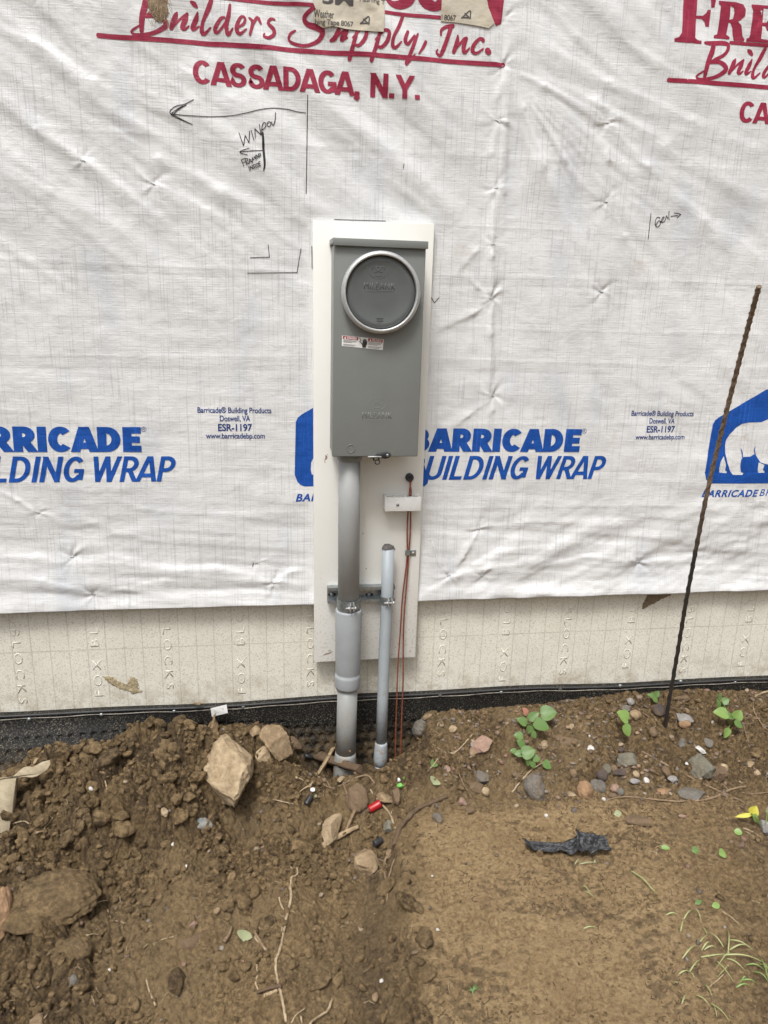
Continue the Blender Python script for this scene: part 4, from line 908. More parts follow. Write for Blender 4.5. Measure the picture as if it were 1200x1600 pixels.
def clamp(u, v, y, w, hpx, dxe):
    c = W(u, v, y); k = 1/pxm(c); r = w/2*k; h = hpx*k/2
    mb_ = MB(); mb_.lathe([(r+.0004, -h), (r+.0022, -h), (r+.0022, h), (r+.0004, h)], c, 'Z', 36, True, False); cl = mb_.build('clamp', M['galv'], st)
    f = c+np.array([dxe*k, -r-.001, 0])
    for s in (-1, 1):
        mb_ = MB(); mb_.box(f[0]+s*.0045-.0009, f[0]+s*.0045+.0009, f[1]-.013, f[1]+.001, c[2]-h*.9, c[2]+h*.9); mb_.build('ear', M['alu'], cl, .0005)
    mb_ = MB(); bz = c[2]-h*.15; mb_.tube([(f[0]-.016, f[1]-.007, bz), (f[0]+.011, f[1]-.007, bz)], .0022, 8); mb_.tube([(f[0]+.006, f[1]-.007, bz), (f[0]+.0105, f[1]-.007, bz)], .0046, 6)
    mb_.tube([(f[0]-.0095, f[1]-.007, bz), (f[0]-.006, f[1]-.007, bz)], .0044, 6); mb_.build('bolt', M['alu'], cl)
clamp(544.8, 941, yp, 34.5, 15, 3); clamp(604.6, 936, ys, 19, 12, 3)

# ================================================================ ground wires and small fittings
p = W(640, 746, BY1-.004)
g = empty('grommet', p, 'round black grommet where the copper wires leave the white board', 'grommet')
mb = MB(); mb.lathe([(.0001, -.003), (.0035, -.0035), (.0045, -.006), (.0075, -.0065), (.0103, -.004), (.0108, .004)], p, 'Y', 24); mb.build('rubber_ring', M['black_rubber'], g)
mb = MB(); mb.lathe([(.0001, -.0040), (.0032, -.0038)], p, 'Y', 12); mb.build('bore', M['black'], g)
def wire(pts, label, m, tw=0, ph=0):
    P_ = [W(u, v, y) for u, v, y in pts]; L = smooth_line(P_, .006); L2 = []
    for q_ in L:
        q_ = np.array(q_); 
        if q_[2] > W(640, 778, -.04)[2]: a = q_[2]*420+ph; q_ = q_+np.array([math.cos(a)*.0019, math.sin(a)*.0019, 0])
        q_ = q_+np.array([.0006*math.sin(q_[2]*30+ph), 0, 0]); L2.append(q_)
    mb_ = MB(); mb_.tube(L2, .00205, 8); o = mb_.build('ground_wire', M['copper']); return tag(o, label, 'wire', 'bare copper ground wires')
wire([(640.5,748,-.028),(640.5,757,-.033),(640.5,772,-.041),(639,785,-.040),(637.8,800,-.037),(636.3,835,-.033),(636.2,862,-.031),(634.5,885,-.032),(630.5,920,-.034),(627,960,-.038),(623,1020,-.046),(620.5,1075,-.056),(618.5,1130,-.068),(617.8,1198,-.085),(617,1240,-.095)], 'left one of the two brown copper wires running down to the dirt hole', 'copper', 1, 0)
wire([(642,748,-.028),(642,757,-.033),(641.5,772,-.041),(641.5,785,-.040),(641.5,800,-.037),(640.8,835,-.033),(639,862,-.031),(637.8,885,-.032),(634.5,920,-.034),(631.5,960,-.038),(630,1020,-.046),(629.5,1075,-.056),(627.5,1130,-.068),(624.5,1198,-.085),(623,1240,-.095)], 'right one of the two brown copper wires running down to the dirt hole', 'copper', 1, PI)
br = empty('bonding_block', W(630, 788, BY1), 'small white box-shaped bonding block across the copper wires on the board', 'terminal block')
y0 = -.060; A_ = W(602, 778, y0); B_ = W(657.5, 798.5, y0)
mb = MB(); xa, xb, za, zb = A_[0], B_[0], B_[2], A_[2]; zc = zb+.003
mb.box(xa, xb, y0, y0+.004, za, zb); mb.box(xa, xa+.003, y0+.004, BY1-.001, za, zc); mb.box(xb-.003, xb, y0+.004, BY1-.001, za, zb)
mb.box(xa+.003, xb-.003, y0+.004, -.046, zb-.003, zb); mb.box(xa+.003, xb-.003, -.034, BY1-.001, zb-.003, zb)
for f in (.25, .55, .92): mb.box(xa+(xb-xa)*f, xa+(xb-xa)*f+.004, -.046, -.034, zb-.003, zb+.002)
mb.build('cover', M['white'], br, .0009, 2)
p = W(621.5, 789, y0); mb = MB(); mb.lathe([(.0001, -.0008), (.0035, -.0010), (.0040, 0)], p, 'Y', 16); s_ = mb.build('screw', M['galv'], br)
mb = MB(); mb.lathe([(.0040, .0002), (.0052, -.0008), (.0058, .0002)], p, 'Y', 20); mb.build('screw_boss', M['white'], br)
cl = empty('wire_clip', W(643, 864, BY1), 'small metal clip pinning the copper wires to the board', 'clip')
mb = MB(); a = W(633, 868.5, -.036); b = W(641, 859.5, -.036); mb.box(a[0], b[0], -.0355, -.0343, a[2], b[2]); mb.box(b[0]-.0012, b[0], -.0343, BY1, a[2], b[2]); mb.build('strap', M['galv'], cl, .0004)
mb = MB(); a = W(641, 868.5, -.026); b = W(650, 859.5, -.026); mb.box(a[0], b[0], -.0262, BY1, a[2], b[2]); mb.build('clip_plate', M['galv'], cl, .0004)
p = W(645.8, 864, -.0262); mb = MB(); mb.lathe([(.0001, -.002), (.0028, -.0018), (.0036, 0)], p, 'Y', 12); mb.build('screw', M['alu'], cl)
mb = MB(); Ls = smooth_line([W(650,773,-.05), W(657,774,-.048), W(665,782,-.036), W(682,797,-.026), W(699,813,-.018)], .01); mb.tube(Ls, .0007, 5)
mb.tube(smooth_line([W(648,772,-.05), W(651,769,-.05), W(654,772,-.05), W(650,774.5,-.05), W(648,771,-.05)], .002), .0009, 5)
mb.tube(smooth_line([W(676,845,-.018), W(682,870,-.018), W(688,889,-.02)], .01), .0005, 5)
tag(mb.build('loose_thread', M['white']), 'white thread hanging from the bonding block down across the wrap', 'thread')
M['shiny_white'] = M['white']

# ================================================================ rebar
rb = [(1186,447,-.46),(1166,522,-.41),(1146,600,-.365),(1126,680,-.325),(1107,760,-.29),(1090,845,-.255),(1072,940,-.215),(1056,1035,-.175),(1043,1110,-.145),(1037,1150,-.13),(1033,1180,-.12)]
Ls = smooth_line([W(u, v, y) for u, v, y in rb], .0012)
def ribs(i, a, r):
    s = i*.0012; t = (s/.0085+math.cos(a)*.42*1.0) % 1.0
    return r+(.0011 if t < .3 else 0)+(.0007 if abs(math.sin(a)) > .96 else 0)
mb = MB(); mb.tube(Ls, .0048, 20, True, ribs); tag(mb.build('rebar', M['rebar']), 'long leaning ribbed steel rod stuck upright in the dirt, rusty towards its top', 'steel rod')

# ================================================================ terrain
def sg(t, p=4): return np.exp(-np.abs(t)**p)
def ground_base(x, y):
    d = -y
    wob = .03*(fbm(y*6, x*0+3, 101, 3)-.5)
    right = .004+.028*sst(.5, 1.0, x)*sst(.3, .0, d)-.020*sst(1.1, 1.5, x)*sst(.15, .0, d)-.075*sst(.03, .34, d)-.02*sst(.4, 1.0, d)
    left = -.012-.104*sst(.06, .36, d)-.012*sst(.5, 1.0, d)+.02*sst(-.45, -.75, x)*sst(.38, .5, d)
    xe = .185-.07*sst(.35, .9, d)+wob*1.6
    xe = xe+.030*(fbm(x*22, y*22, 107, 4)-.5); e = sst(xe-.016, xe+.016, x)*sst(.18, .34, d)+sst(.20, .34, x)*(1-sst(.18, .34, d))
    g = left*(1-e)+right*e
    # heap on the left and its shoulder of rocks beside the hole
    mw = .03*(fbm(x*7, y*7, 131, 3)-.5)
    g = g+(.030+.060*sst(-.82, -.45, x+mw))*sg((x+.555+mw)/.265, 4)*sg((d-.205+mw*1.5)/.125, 6)-.03*sg((x+.6)/.3, 4)*sg(d/.07, 4)
    g = g+.050*sg((x+.25)/.15, 2)*sg((d-.12)/.08, 2)
    g = g+.05*sg((x+.34)/.10, 2)*sg((d-.26)/.09, 2)
    g = g-.05*sg((x+.80)/.10, 2)*sg((d-.10)/.09, 2)
    # buried boulder humps
    g = g+.045*sg((x+.63)/.14, 4)*sg((d-.50)/.095, 4)+.03*sg((x+.52)/.07, 4)*sg((d-.64)/.06, 4)
    # hole at the conduits and the gully leading out of it
    g = g-.140*sg((x-.120+.5*mw)/.178, 8)*sg((d-.070+mw*.8)/.078, 8)
    g = g-.045*sg((x-.10+mw)/.10, 4)*sg((d-.25)/.14, 4)-.030*sg((x-.075+.05*(d-.5)+mw)/.075, 2)*sst(.30, .42, d)+.016*sg((x+.10)/.07, 2)*sst(.35, .5, d)
    g = g+.018*sg((x-.33)/.06, 2)*sg((d-.10)/.08, 2)
    return g, e
def ground_full(x, y):
    g, e = ground_base(x, y); d = -y
    slab = e*(1-.85*np.exp(-((x-(.20-.07*sst(.35, .9, d)))/.030)**2)*sst(.36, .62, fbm(x*16, y*16, 19, 3)+.12))*sst(.27, .40, d-.05*(fbm(x*4, y*4, 7, 2)-.5))*(1-.55*sst(.75, 1.0, x+.3*(d-.4)+.15*(fbm(x*5, y*5, 9, 2)-.5)))
    smooth2 = (1-e)*sst(.40, .55, d)*sst(-.55, -.3, x)*.45
    rough = np.clip(1-slab-smooth2, 0.06, 1); gully = sg((x-(.135-.07*sst(.35, .9, d)))/.045, 2)*sst(.34, .44, d)*(1-e)
    heap = np.clip(sg((x+.50)/.30, 4)*sg((d-.18)/.17, 4)+.35*sst(-.3, -.5, x), 0, 1)
    wx_ = x+.012*(fbm(x*30, y*30, 201, 3)-.5); wy_ = y+.012*(fbm(x*30, y*30, 211, 3)-.5)
    h = (fbm(x*9, y*9, 221, 4)-.5)*.048*rough
    for s_, a, sd_ in ((14, .017, 229), (27, .012, 231), (52, .0085, 241), (105, .0052, 251), (200, .0026, 261)):
        f1, f2, cid = worley(wx_*s_, wy_*s_, sd_)
        lump = np.sqrt(np.clip(1-(f1/.72)**2, 0, 1))*(.25+.75*cid)
        crack = sst(.0, .16, f2-f1)
        k = rough*(.75+1.15*heap) if s_ < 100 else (rough*.9+.1)
        h = h+a*k*((lump-.45)*(.6+.4*crack)-.55*(1-crack))
    # flakes and small pits pressed into the smooth mud
    fl = fbm(x*85+3*fbm(x*20, y*20, 5, 2), y*115+2*fbm(x*25, y*25, 4, 2), 271, 3)
    msk = sst(.44, .60, fbm(x*9, y*9, 281, 3))
    h = h-slab*msk*.0055*sst(.56, .62, fl)-slab*.004*sst(.64, .68, fbm(x*65+2*fbm(x*30, y*30, 6, 2), y*90, 277, 3))+slab*.004*(fbm(x*16, y*16, 291, 3)-.5)+slab*.0022*(fbm(x*110, y*110, 293, 3)-.5)
    h = h+(1-slab)*.0035*(fbm(x*60, y*60, 295, 4)-.5)
    wallm = sst(-.01, -.05, y)
    sandy = np.clip(sst(.50, .64, fbm(x*7, y*7, 301, 4))*.85*(1-slab)*(1-.6*heap)+sg((x-.17)/.05, 2)*sg((d-.55)/.10, 2)*.9+.8*sg((x-.36)/.05,2)*sg((d-.10)/.06,2), 0, 1)
    wet = np.clip(heap*.8*sst(.38, .6, fbm(x*11, y*11, 311, 3))+sg((x-.125)/.19, 6)*sg((d-.08)/.10, 6)*.9+.75*gully+.45*sst(.48, .62, fbm(x*14, y*14, 321, 3))*rough+slab*.75*sst(.46, .62, fbm(x*8, y*8, 341, 3))*sst(.54, .62, fbm(x*75+3*fbm(x*22, y*22, 15, 2), y*100+2*fbm(x*18, y*18, 16, 2), 343, 3)), 0, 1)
    return g+h*(.35+.65*wallm), rough, sandy, wet
xs = graded(-1.02, 1.62, -8, 9, .0021, .12); d1 = np.arange(0, 1.16, .0021); ysn = np.concatenate([-np.arange(1.16+.12, 9, .12)[::-1], -d1[::-1], [.05]])
X, Y = np.meshgrid(xs, ysn, indexing='ij'); H, RGH, SND, WET = ground_full(X, Y)
me = np_mesh('ground', np.stack([X, Y, H], -1).reshape(-1, 3), grid_quads(len(xs), len(ysn)))
at = me.color_attributes.new('kind', 'FLOAT_COLOR', 'POINT'); at.data.foreach_set('color', np.stack([RGH, SND, WET, np.ones_like(H)], -1).astype(np.float32).ravel())
me.materials.append(M['soil']); ground = put(bpy.data.objects.new('ground', me)); tag(ground, 'bare brown dirt, heaped and cloddy on the left, trodden smooth on the right', 'ground', None, 'structure')
def gz(x, y):
    x = np.clip(np.atleast_1d(np.asarray(x, float)), xs[0], xs[-1]-1e-6); y = np.clip(np.atleast_1d(np.asarray(y, float)), ysn[0], ysn[-1]-1e-6)
    i = np.searchsorted(xs, x, 'right')-1; j = np.searchsorted(ysn, y, 'right')-1
    fx = (x-xs[i])/(xs[i+1]-xs[i]); fy = (y-ysn[j])/(ysn[j+1]-ysn[j])
    return (H[i, j]*(1-fx)+H[i+1, j]*fx)*(1-fy)+(H[i, j+1]*(1-fx)+H[i+1, j+1]*fx)*fy
TT = np.linspace(.6, 3.2, 1300)
def hit(u, v):
    """where the line of sight through a photo position meets the dirt"""
    w = ray(u, v); P_ = CAM+TT[:, None]*w; below = P_[:, 2] < gz(P_[:, 0], P_[:, 1])
    k = int(np.argmax(below)); 
    if not below.any(): k = len(TT)-1
    p = P_[k].copy(); p[1] = min(p[1], -.012); p[2] = gz(p[0], p[1])[0]; return p

# ---------------------------------------------------------------- stones
ICO = {}
def ico(n):
    if n not in ICO:
        bm = bmesh.new(); bmesh.ops.create_icosphere(bm, subdivisions=n, radius=1); ICO[n] = (np.array([v.co[:] for v in bm.verts]), [tuple(v.index for v in f.verts) for f in bm.faces]); bm.free()
    return ICO[n]
def n3(p, f, seed): return (fbm(p[:, 0]*f+p[:, 2]*f*.7, p[:, 1]*f-p[:, 2]*f*.6, seed, 3)+fbm(p[:, 2]*f+5, p[:, 0]*f*.8+p[:, 1]*f*.5, seed+9, 3)-1)
def stone_pts(sub, seed, angular, lump=.18):
    V, F_ = ico(sub); r = np.random.RandomState(seed); P_ = V.copy()*(1+lump*n3(V, 1.1, seed)[:, None]*2)
    if angular:
        for k in range(11):
            n_ = r.normal(size=3); n_ /= np.linalg.norm(n_); dcut = r.uniform(.5, .86); s_ = P_@n_; P_ = P_-np.where(s_ > dcut, s_-dcut, 0)[:, None]*n_*.99
    P_ = P_*(1+.07*n3(V, 4, seed+3)[:, None]+.04*n3(V, 11, seed+5)[:, None]); return P_, F_
PROJ = {}
def stone(u, v, w, h, label, mt, ang=True, rot=0, flat=.62, sink=.28, name='stone', cat='stone', group='stones lying in the dirt', sub=4, seed=None):
    """(u,v) centre, w,h size in photo pixels"""
    seed = seed if seed is not None else int(u*7+v*3) % 9973
    p = hit(u, v+h*.25); k = 1/pxm(p); a = w*k/2; hh = h*k/2
    P_, F_ = stone_pts(sub, seed, ang)
    # seen at about 40 degrees from above: apparent height mixes depth and thickness
    b = hh*1.12; c = hh*flat*1.25
    P_ = P_/np.abs(P_).max(0); P_ = P_*np.array([a, b, c]); cr, sr = math.cos(rot), math.sin(rot)
    R_ = np.array([[cr, -sr, 0], [sr, cr, 0], [0, 0, 1]]); P_ = P_@R_.T
    if w*h > 900 and mt != 'mud': P_ = P_*(1+.10*n3(P_/a, 1.8, seed+17)[:, None]+.05*n3(P_/a, 5, seed+18)[:, None]+.02*n3(P_/a, 14, seed+19)[:, None])
    if mt == 'mud': P_ = P_*(1+.10*n3(P_/a, 3.2, seed+7)[:, None]+.06*n3(P_/a, 9, seed+8)[:, None]+.03*n3(P_/a, 22, seed+9)[:, None])
    nx_ = (gz(p[0]+.02, p[1])-gz(p[0]-.02, p[1]))[0]/.04; ny_ = (gz(p[0], p[1]+.02)-gz(p[0], p[1]-.02))[0]/.04
    if w*h < 2500: P_[:, 2] += np.clip(nx_, -.5, .5)*P_[:, 0]*.7+np.clip(ny_, -.6, .6)*P_[:, 1]*.7
    base = np.array([p[0], p[1], p[2]+c*(1-2*sink)])
    me_ = bpy.data.meshes.new(name); me_.from_pydata([tuple(q_) for q_ in P_], [], F_); me_.polygons.foreach_set('use_smooth', [True]*len(F_)); me_.update()
    (me_.set_sharp_from_angle(angle=math.radians(24)) if (ang and w*h < 900) else (me_.set_sharp_from_angle(angle=math.radians(42)) if ang else None)); me_.materials.append(STN[mt]); o = put(bpy.data.objects.new(name, me_)); o.location = base; return tag(o, label, cat, group)
S_ = [
 (361,1190,86,122,'largest stone, a pale tan boulder standing on the dirt slope left of the conduits','pale',True,.1,.62),
 (433,1155,52,48,'rounded tan rock by the membrane just right of the pale boulder','tan',True,0,.7),
 (402,1143,24,18,'small tan rock touching the membrane above the pale boulder','tan',True,0,.7),
 (413,1174,30,22,'pale rock tucked below the rounded tan rock','pale',True,.3,.7),
 (461,1149,22,22,'small brown rock at the left rim of the hole','brown',True,.3,.7),
 (74,1378,165,105,'wide mud-coated boulder half buried at the left edge of the photo','mud',False,.1,.42),
 (108,1478,70,52,'small mud-coated boulder half buried below the wide one','mud',False,.2,.4),
 (2,1415,30,60,'reddish stone cut off by the left edge of the photo','orange',True,.1,.5),
 (299,1469,58,24,'flat pointed mud-brown stone lying alone low on the left','brown',True,.25,.45),
 (302,1444,13,11,'tiny pinkish stone just above the flat pointed stone','pink',True,0,.7),
 (340,1424,14,10,'tiny tan stone above and right of the flat pointed stone','tan',True,0,.7),
 (115,1532,13,12,'tiny grey pebble low in the lower left corner','grey',False,0,.7),
 (57,1595,22,20,'grey-brown stone cut by the bottom edge on the left','tan',True,0,.7),
 (313,1283,38,17,'blue and tan two-tone stone under the pale boulder','blue',False,-.15,.6),
 (257,1272,12,14,'small whitish chip on the heap left of the blue and tan stone','pale',True,0,.7),
 (559,1243,38,34,'round brown cobble in front of the thick conduit','brown',False,.2,.8),
 (518,1291,30,52,'long angular tan rock standing in the gully','pale',True,-.3,.6),
 (541,1279,26,26,'muddy brown stone right of the long angular tan rock','mud',True,0,.7),
 (599,1248,30,16,'flat tan stone under the green and white connector','tan',True,0,.6),
 (618,1246,15,24,'narrow upright brown stone right of the flat tan one','brown',True,.2,.8),
 (571,1338,40,56,'yellow-brown rock half buried low in the gully','tan',True,.1,.6),
 (610,1290,22,20,'olive stone in the gully just below the red connector','green',True,0,.7),
 (607,1335,11,14,'small tan chip beside the black connector in the gully','tan',True,0,.7),
 (532,1220,13,12,'tiny pale chip at the front rim of the hole','pale',True,0,.7),
 (545,1380,22,22,'brown stone at the lower end of the gully','mud',True,0,.7),
 (491,1517,74,40,'flat triangular slab pressed into the mud at the bottom','mud',True,.25,.3),
 (587,1556,12,14,'tiny tan stone near the bottom edge right of the slab','tan',True,0,.7),
 (656,1134,26,32,'grey-brown cobble against the membrane right of the wires','grey',False,.2,.7),
 (668,1119,16,10,'flat tan pebble touching the membrane right of the wires','tan',False,0,.6),
 (755,1162,44,26,'pinkish tan rock alone on the slope between wires and rod','pink',True,-.1,.65),
 (739,1164,10,9,'small white pebble at the left end of the pinkish tan rock','lightgrey',False,0,.8),
 (738,1177,9,10,'tiny tan pebble just below the pinkish tan rock','tan',False,0,.8),
 (708,1139,13,9,'small pale pebble above the pale roots','pale',True,0,.7),
 (755,1211,22,24,'squarish grey stone right of the hole','grey',True,.3,.6),
 (743,1227,24,20,'grey-brown stone touching the squarish grey stone','brown',True,0,.6),
 (759,1236,14,13,'small tan pebble under the squarish grey stone','pale',False,0,.8),
 (721,1253,17,15,'small pink-grey stone at the left of the smooth dirt','pink',True,0,.7),
 (683,1277,16,20,'dark grey stone beside the thick root','grey',True,0,.6),
 (735,1265,20,12,'flat brown stone at the top edge of the smooth dirt','brown',True,0,.5),
 (700,1200,9,9,'tiny reddish pebble above the squarish stone to the left','pink',True,0,.7),
 (839,1223,42,38,'angular dark grey stone below the largest seedling','grey',True,.2,.7),
 (889,1157,52,16,'long flat brown slab between the seedlings','brown',True,-.15,.4),
 (850,1163,12,13,'small cream stone by the seedling leaves','pale',True,0,.7),
 (892,1135,11,8,'tiny cream stone above the long flat brown slab','pale',True,0,.7),
 (923,1170,11,10,'bright white pebble below the flat brown slab','white',False,0,.8),
 (914,1231,28,26,'smooth round orange-tan cobble in the gravel','orange',False,0,.8),
 (934,1227,26,22,'grey cobble touching the orange-tan one','grey',False,0,.8),
 (960,1231,15,13,'pink pebble two stones right of the orange-tan cobble','pink',False,0,.8),
 (969,1237,13,12,'dark grey pebble under the pink one','grey',False,0,.8),
 (943,1229,10,8,'brown pebble between the grey cobble and the pink pebble','brown',False,0,.8),
 (940,1210,19,17,'dark pebble left of the flat dark pebbles','dark',False,0,.7),
 (948,1202,14,14,'grey-green pebble, uppermost of the dark pebble cluster','green',False,0,.8),
 (959,1201,12,11,'brown round pebble right of the grey-green one','brown',False,0,.8),
 (968,1206,22,14,'flat blackish stone, rightmost of the dark pebble cluster','dark',True,-.2,.6),
 (979,1183,32,22,'grey-brown wedge-shaped stone above the gravel cluster','green',True,-.1,.7),
 (971,1171,14,8,'thin dark stone on top of the wedge-shaped one','dark',True,0,.6),
 (991,1220,17,10,'oval pale grey pebble in the gravel','lightgrey',False,0,.7),
 (1010,1221,11,11,'round whitish pebble right of the oval pale one','white',False,0,.8),
 (994,1209,12,11,'cream pebble above the oval pale grey one','pale',False,-.5,.7),
 (895,1207,12,14,'small tan stone left of the dark pebble cluster','tan',False,0,.7),
 (893,1240,15,12,'cream flat chip left of the orange-tan cobble','pale',True,0,.5),
 (943,1249,7,6,'tiny white pebble beneath the grey cobble','white',False,0,.8),
 (957,1242,16,10,'flat tan stone under the dark grey pebble','brown',False,0,.6),
 (1030,1109,22,18,'dark purple-brown round stone beside the foot of the rod','dark',False,0,.7),
 (992,1117,20,15,'round tan pebble left of the rod','tan',False,0,.7),
 (977,1107,16,13,'grey pebble above the two-leaf seedling','grey',False,0,.7),
 (985,1098,13,11,'pale pebble touching the membrane left of the rod','lightgrey',False,0,.8),
 (1067,1121,34,17,'speckled light grey stone right of the foot of the rod','lightgrey',True,0,.65),
 (1070,1130,20,11,'orange-brown pebble under the speckled light grey stone','orange',False,0,.7),
 (1072,1111,10,8,'tan pebble on top of the speckled light grey stone','tan',False,0,.7),
 (1066,1090,26,12,'flat brown stone against the membrane right of the rod','brown',True,0,.5),
 (1020,1143,17,13,'brown pebble at the foot of the rod on its left','brown',False,0,.7),
 (1096,1195,38,40,'large squarish grey-green stone on the right','green',True,.2,.6),
 (1093,1172,18,11,'bright white chip on top of the large grey-green stone','white',True,0,.7),
 (1121,1203,32,26,'dark brown stone right of the large grey-green one','brown',True,0,.6),
 (1131,1198,14,13,'pale yellow chip on the dark brown stone','pale',True,0,.7),
 (1037,1233,30,18,'orange-brown faceted stone in the gravel','orange',True,0,.6),
 (1053,1217,22,15,'whitish grey faceted stone above the orange-brown one','lightgrey',True,0,.6),
 (1041,1207,12,18,'upright brown chip left of the whitish grey stone','brown',True,0,.7),
 (1084,1238,56,26,'wide dark muddy stone under the crossing twigs','grey',True,0,.5),
 (1000,1280,48,24,'flat brown stone below the long curved twig','brown',True,-.35,.45),
 (1183,1207,14,12,'small tan stone near the right edge','pale',True,0,.7),
 (1172,1193,16,10,'flat olive chip near the right edge','tan',True,.4,.5),
 (1066,1158,16,14,'grey chip right of and below the rod','grey',True,0,.6),
 (1106,1159,14,15,'upright grey stone beneath the right-hand seedling','grey',True,0,.7),
 (1066,1275,14,7,'small pinkish flake right of the flat brown stone','pink',True,0,.6),
 (1196,1290,20,30,'grey stone cut by the right edge near the yellow leaf','lightgrey',True,0,.6),
 (982,1153,7,6,'tiny brown pebble under the two-leaf seedling','brown',False,0,.8),
]
for t in S_:
    u, v, w, h, lab, mt, ang, rot, fl = t
    small = w*h < 500
    stone(u, v, w, h, lab, mt, ang, rot, fl, sink=.6 if mt == 'mud' else (.28 if small else .38), name='pebble' if small else ('boulder' if w*h > 5000 else 'stone'), cat='pebble' if small else 'stone',
          group='pebbles lying in the dirt' if small else 'stones lying in the dirt', sub=3 if small else (6 if w*h > 3000 else 5))

# ---------------------------------------------------------------- scattered crumbs, gravel (nobody could count them)
def scatter(name, N, dens, smin, smax, m, label, pal=None, sub=1, flat=(.5, .9), seed=5, pw=3.2, kindcol=None):
    r = np.random.RandomState(seed); V, F_ = ico(sub); F_ = np.array(F_); bank = [stone_pts(sub, seed+i, i % 2 == 0, .3)[0] for i in range(14)]
    cnt = 0; co = []; fs = []; cl = []
    while cnt < N:
        x = r.uniform(-.95, 1.55, 4000); y = -r.uniform(.015, 1.1, 4000); keep = r.uniform(size=4000) < dens(x, y)
        for a, b in zip(x[keep], y[keep]):
            if cnt >= N: break
            s_ = smin+(smax-smin)*r.uniform()**pw; P_ = bank[r.randint(14)]*s_*np.array([r.uniform(.8, 1.3), r.uniform(.7, 1.1), r.uniform(*flat)])
            t = r.uniform(0, 6.28); c_, n_ = math.cos(t), math.sin(t); P_ = P_@np.array([[c_, -n_, 0], [n_, c_, 0], [0, 0, 1]]).T
            tx = r.uniform(-.4, .4); P_[:, 2] += P_[:, 0]*tx
            P_ = P_+np.array([a, b, 0]); P_[:, 2] += gz(a, b)[0]+s_*.18; co.append(P_); fs.append(F_+len(V)*cnt)
            c = pal[r.randint(len(pal))] if pal else (r.uniform(.55, 1), 0, 0); k = r.uniform(.75, 1.2); cl.append(np.tile(np.array([c[0]*k, c[1]*k, c[2]*k, 1]), (len(V), 1))); cnt += 1
    me_ = np_mesh(name, np.concatenate(co), np.concatenate(fs)); at_ = me_.color_attributes.new('kind', 'FLOAT_COLOR', 'POINT'); at_.data.foreach_set('color', np.concatenate(cl).astype(np.float32).ravel())
    me_.materials.append(m); o = put(bpy.data.objects.new(name, me_)); return tag(o, label, name.replace('_', ' '), None, 'stuff')
def fld(x, y):
    i = np.clip(np.searchsorted(xs, x), 0, len(xs)-1); j = np.clip(np.searchsorted(ysn, y), 0, len(ysn)-1); return i, j
def d_clod(x, y):
    i, j = fld(x, y); left = sst(.30, .10, x); return RGH[i, j]*(.30+.7*left)*sst(.35, .6, fbm(x*10, y*10, 401, 3))*RGH[i, j]+.002
def d_grav(x, y):
    i, j = fld(x, y); return (sst(.28, .4, x)*sst(.40, .26, -y)*(.15+.85*sst(.38, .6, fbm(x*7, y*7, 411, 3)))+.05*RGH[i, j]+.02*sst(.8, 1.1, x))
gm = Mat('gravel_stone'); at_ = gm.n('ShaderNodeAttribute', attribute_name='kind'); cc = gm.mix(gm.ramp(gm.noise(220, 5, .7), [(.4, 0.), (.7, .7)]), at_.outputs['Color'], (.13, .085, .048, 1))
M['gravel'] = gm.out(cc, .8, gm.bump(gm.noise(500, 4), .5, .0015))
scatter('dirt_clods', 14000, d_clod, .0012, .0115, M['soil'], 'loose crumbs and clods of brown dirt strewn over the ground', None, 2, (.5, .95), 5, 5.2)
scatter('dirt_lumps', 420, lambda x, y: np.clip(sg((x+.53)/.28, 4)*sg((-y-.2)/.16, 4)+.09*sst(.05, -.05, x)+.35*sg((x-.165)/.035, 2)*sst(.33, .4, -y), 0, 1), .006, .026, M['soil'], 'larger broken clods of damp dirt piled on the heap', [(.9,0,.2),(1,0,.6),(.7,.3,.1),(.9,0,0)], 4, (.55, .9), 77, 2.2)
scatter('mud_flakes', 4500, lambda x, y: .05+sst(.44, .60, fbm(x*8, y*8, 345, 3))*sst(.05, .15, x), .0010, .0042, M['soil'], 'small flat crumbs and flakes of mud on the trodden dirt', [(.25,0,.0),(.5,0,.3),(.1,.3,0),(.8,0,.5)], 1, (.25, .5), 31, 2.5)
scatter('gravel', 2600, d_grav, .0016, .0085, M['gravel'], 'fine mixed gravel scattered on the slope below the membrane',
        [(.16,.14,.12),(.22,.19,.16),(.10,.085,.075),(.26,.18,.12),(.28,.22,.15),(.18,.12,.08),(.13,.09,.06),(.12,.085,.055),(.20,.12,.085),(.09,.075,.06)], 2, (.4, .8), 8, 2.6)

# ---------------------------------------------------------------- twigs, roots, sticks
def gpath(pts, lift, step=.004):
    P_ = [hit(u, v)+np.array([0, 0, (q_[0] if q_ else 0)]) for u, v, *q_ in pts]; L = smooth_line(P_, step); return [p+np.array([0, 0, lift]) for p in L]
def twig(paths, w0, w1, label, m, name='twig', cat='twig', group='twigs and roots in the dirt', seg=7, rough=.18):
    mb_ = MB()
    for n_, pts in enumerate(paths):
        P_ = gpath(pts, 0); k = 1/pxm(P_[0]); n = len(P_); sc_ = 1 if n_ == 0 else .7
        rs = [(w0*(1-i/(n-1))+w1*i/(n-1))*k/2*sc_*(1+rough*(random.random()-.5)) for i in range(n)]
        P_ = [p+np.array([random.uniform(-1, 1)*rs[i]*.25, random.uniform(-1, 1)*rs[i]*.25, rs[i]*.75]) for i, p in enumerate(P_)]
        mb_.tube(P_, rs, seg)
    return tag(mb_.build(name, m), label, cat, group)
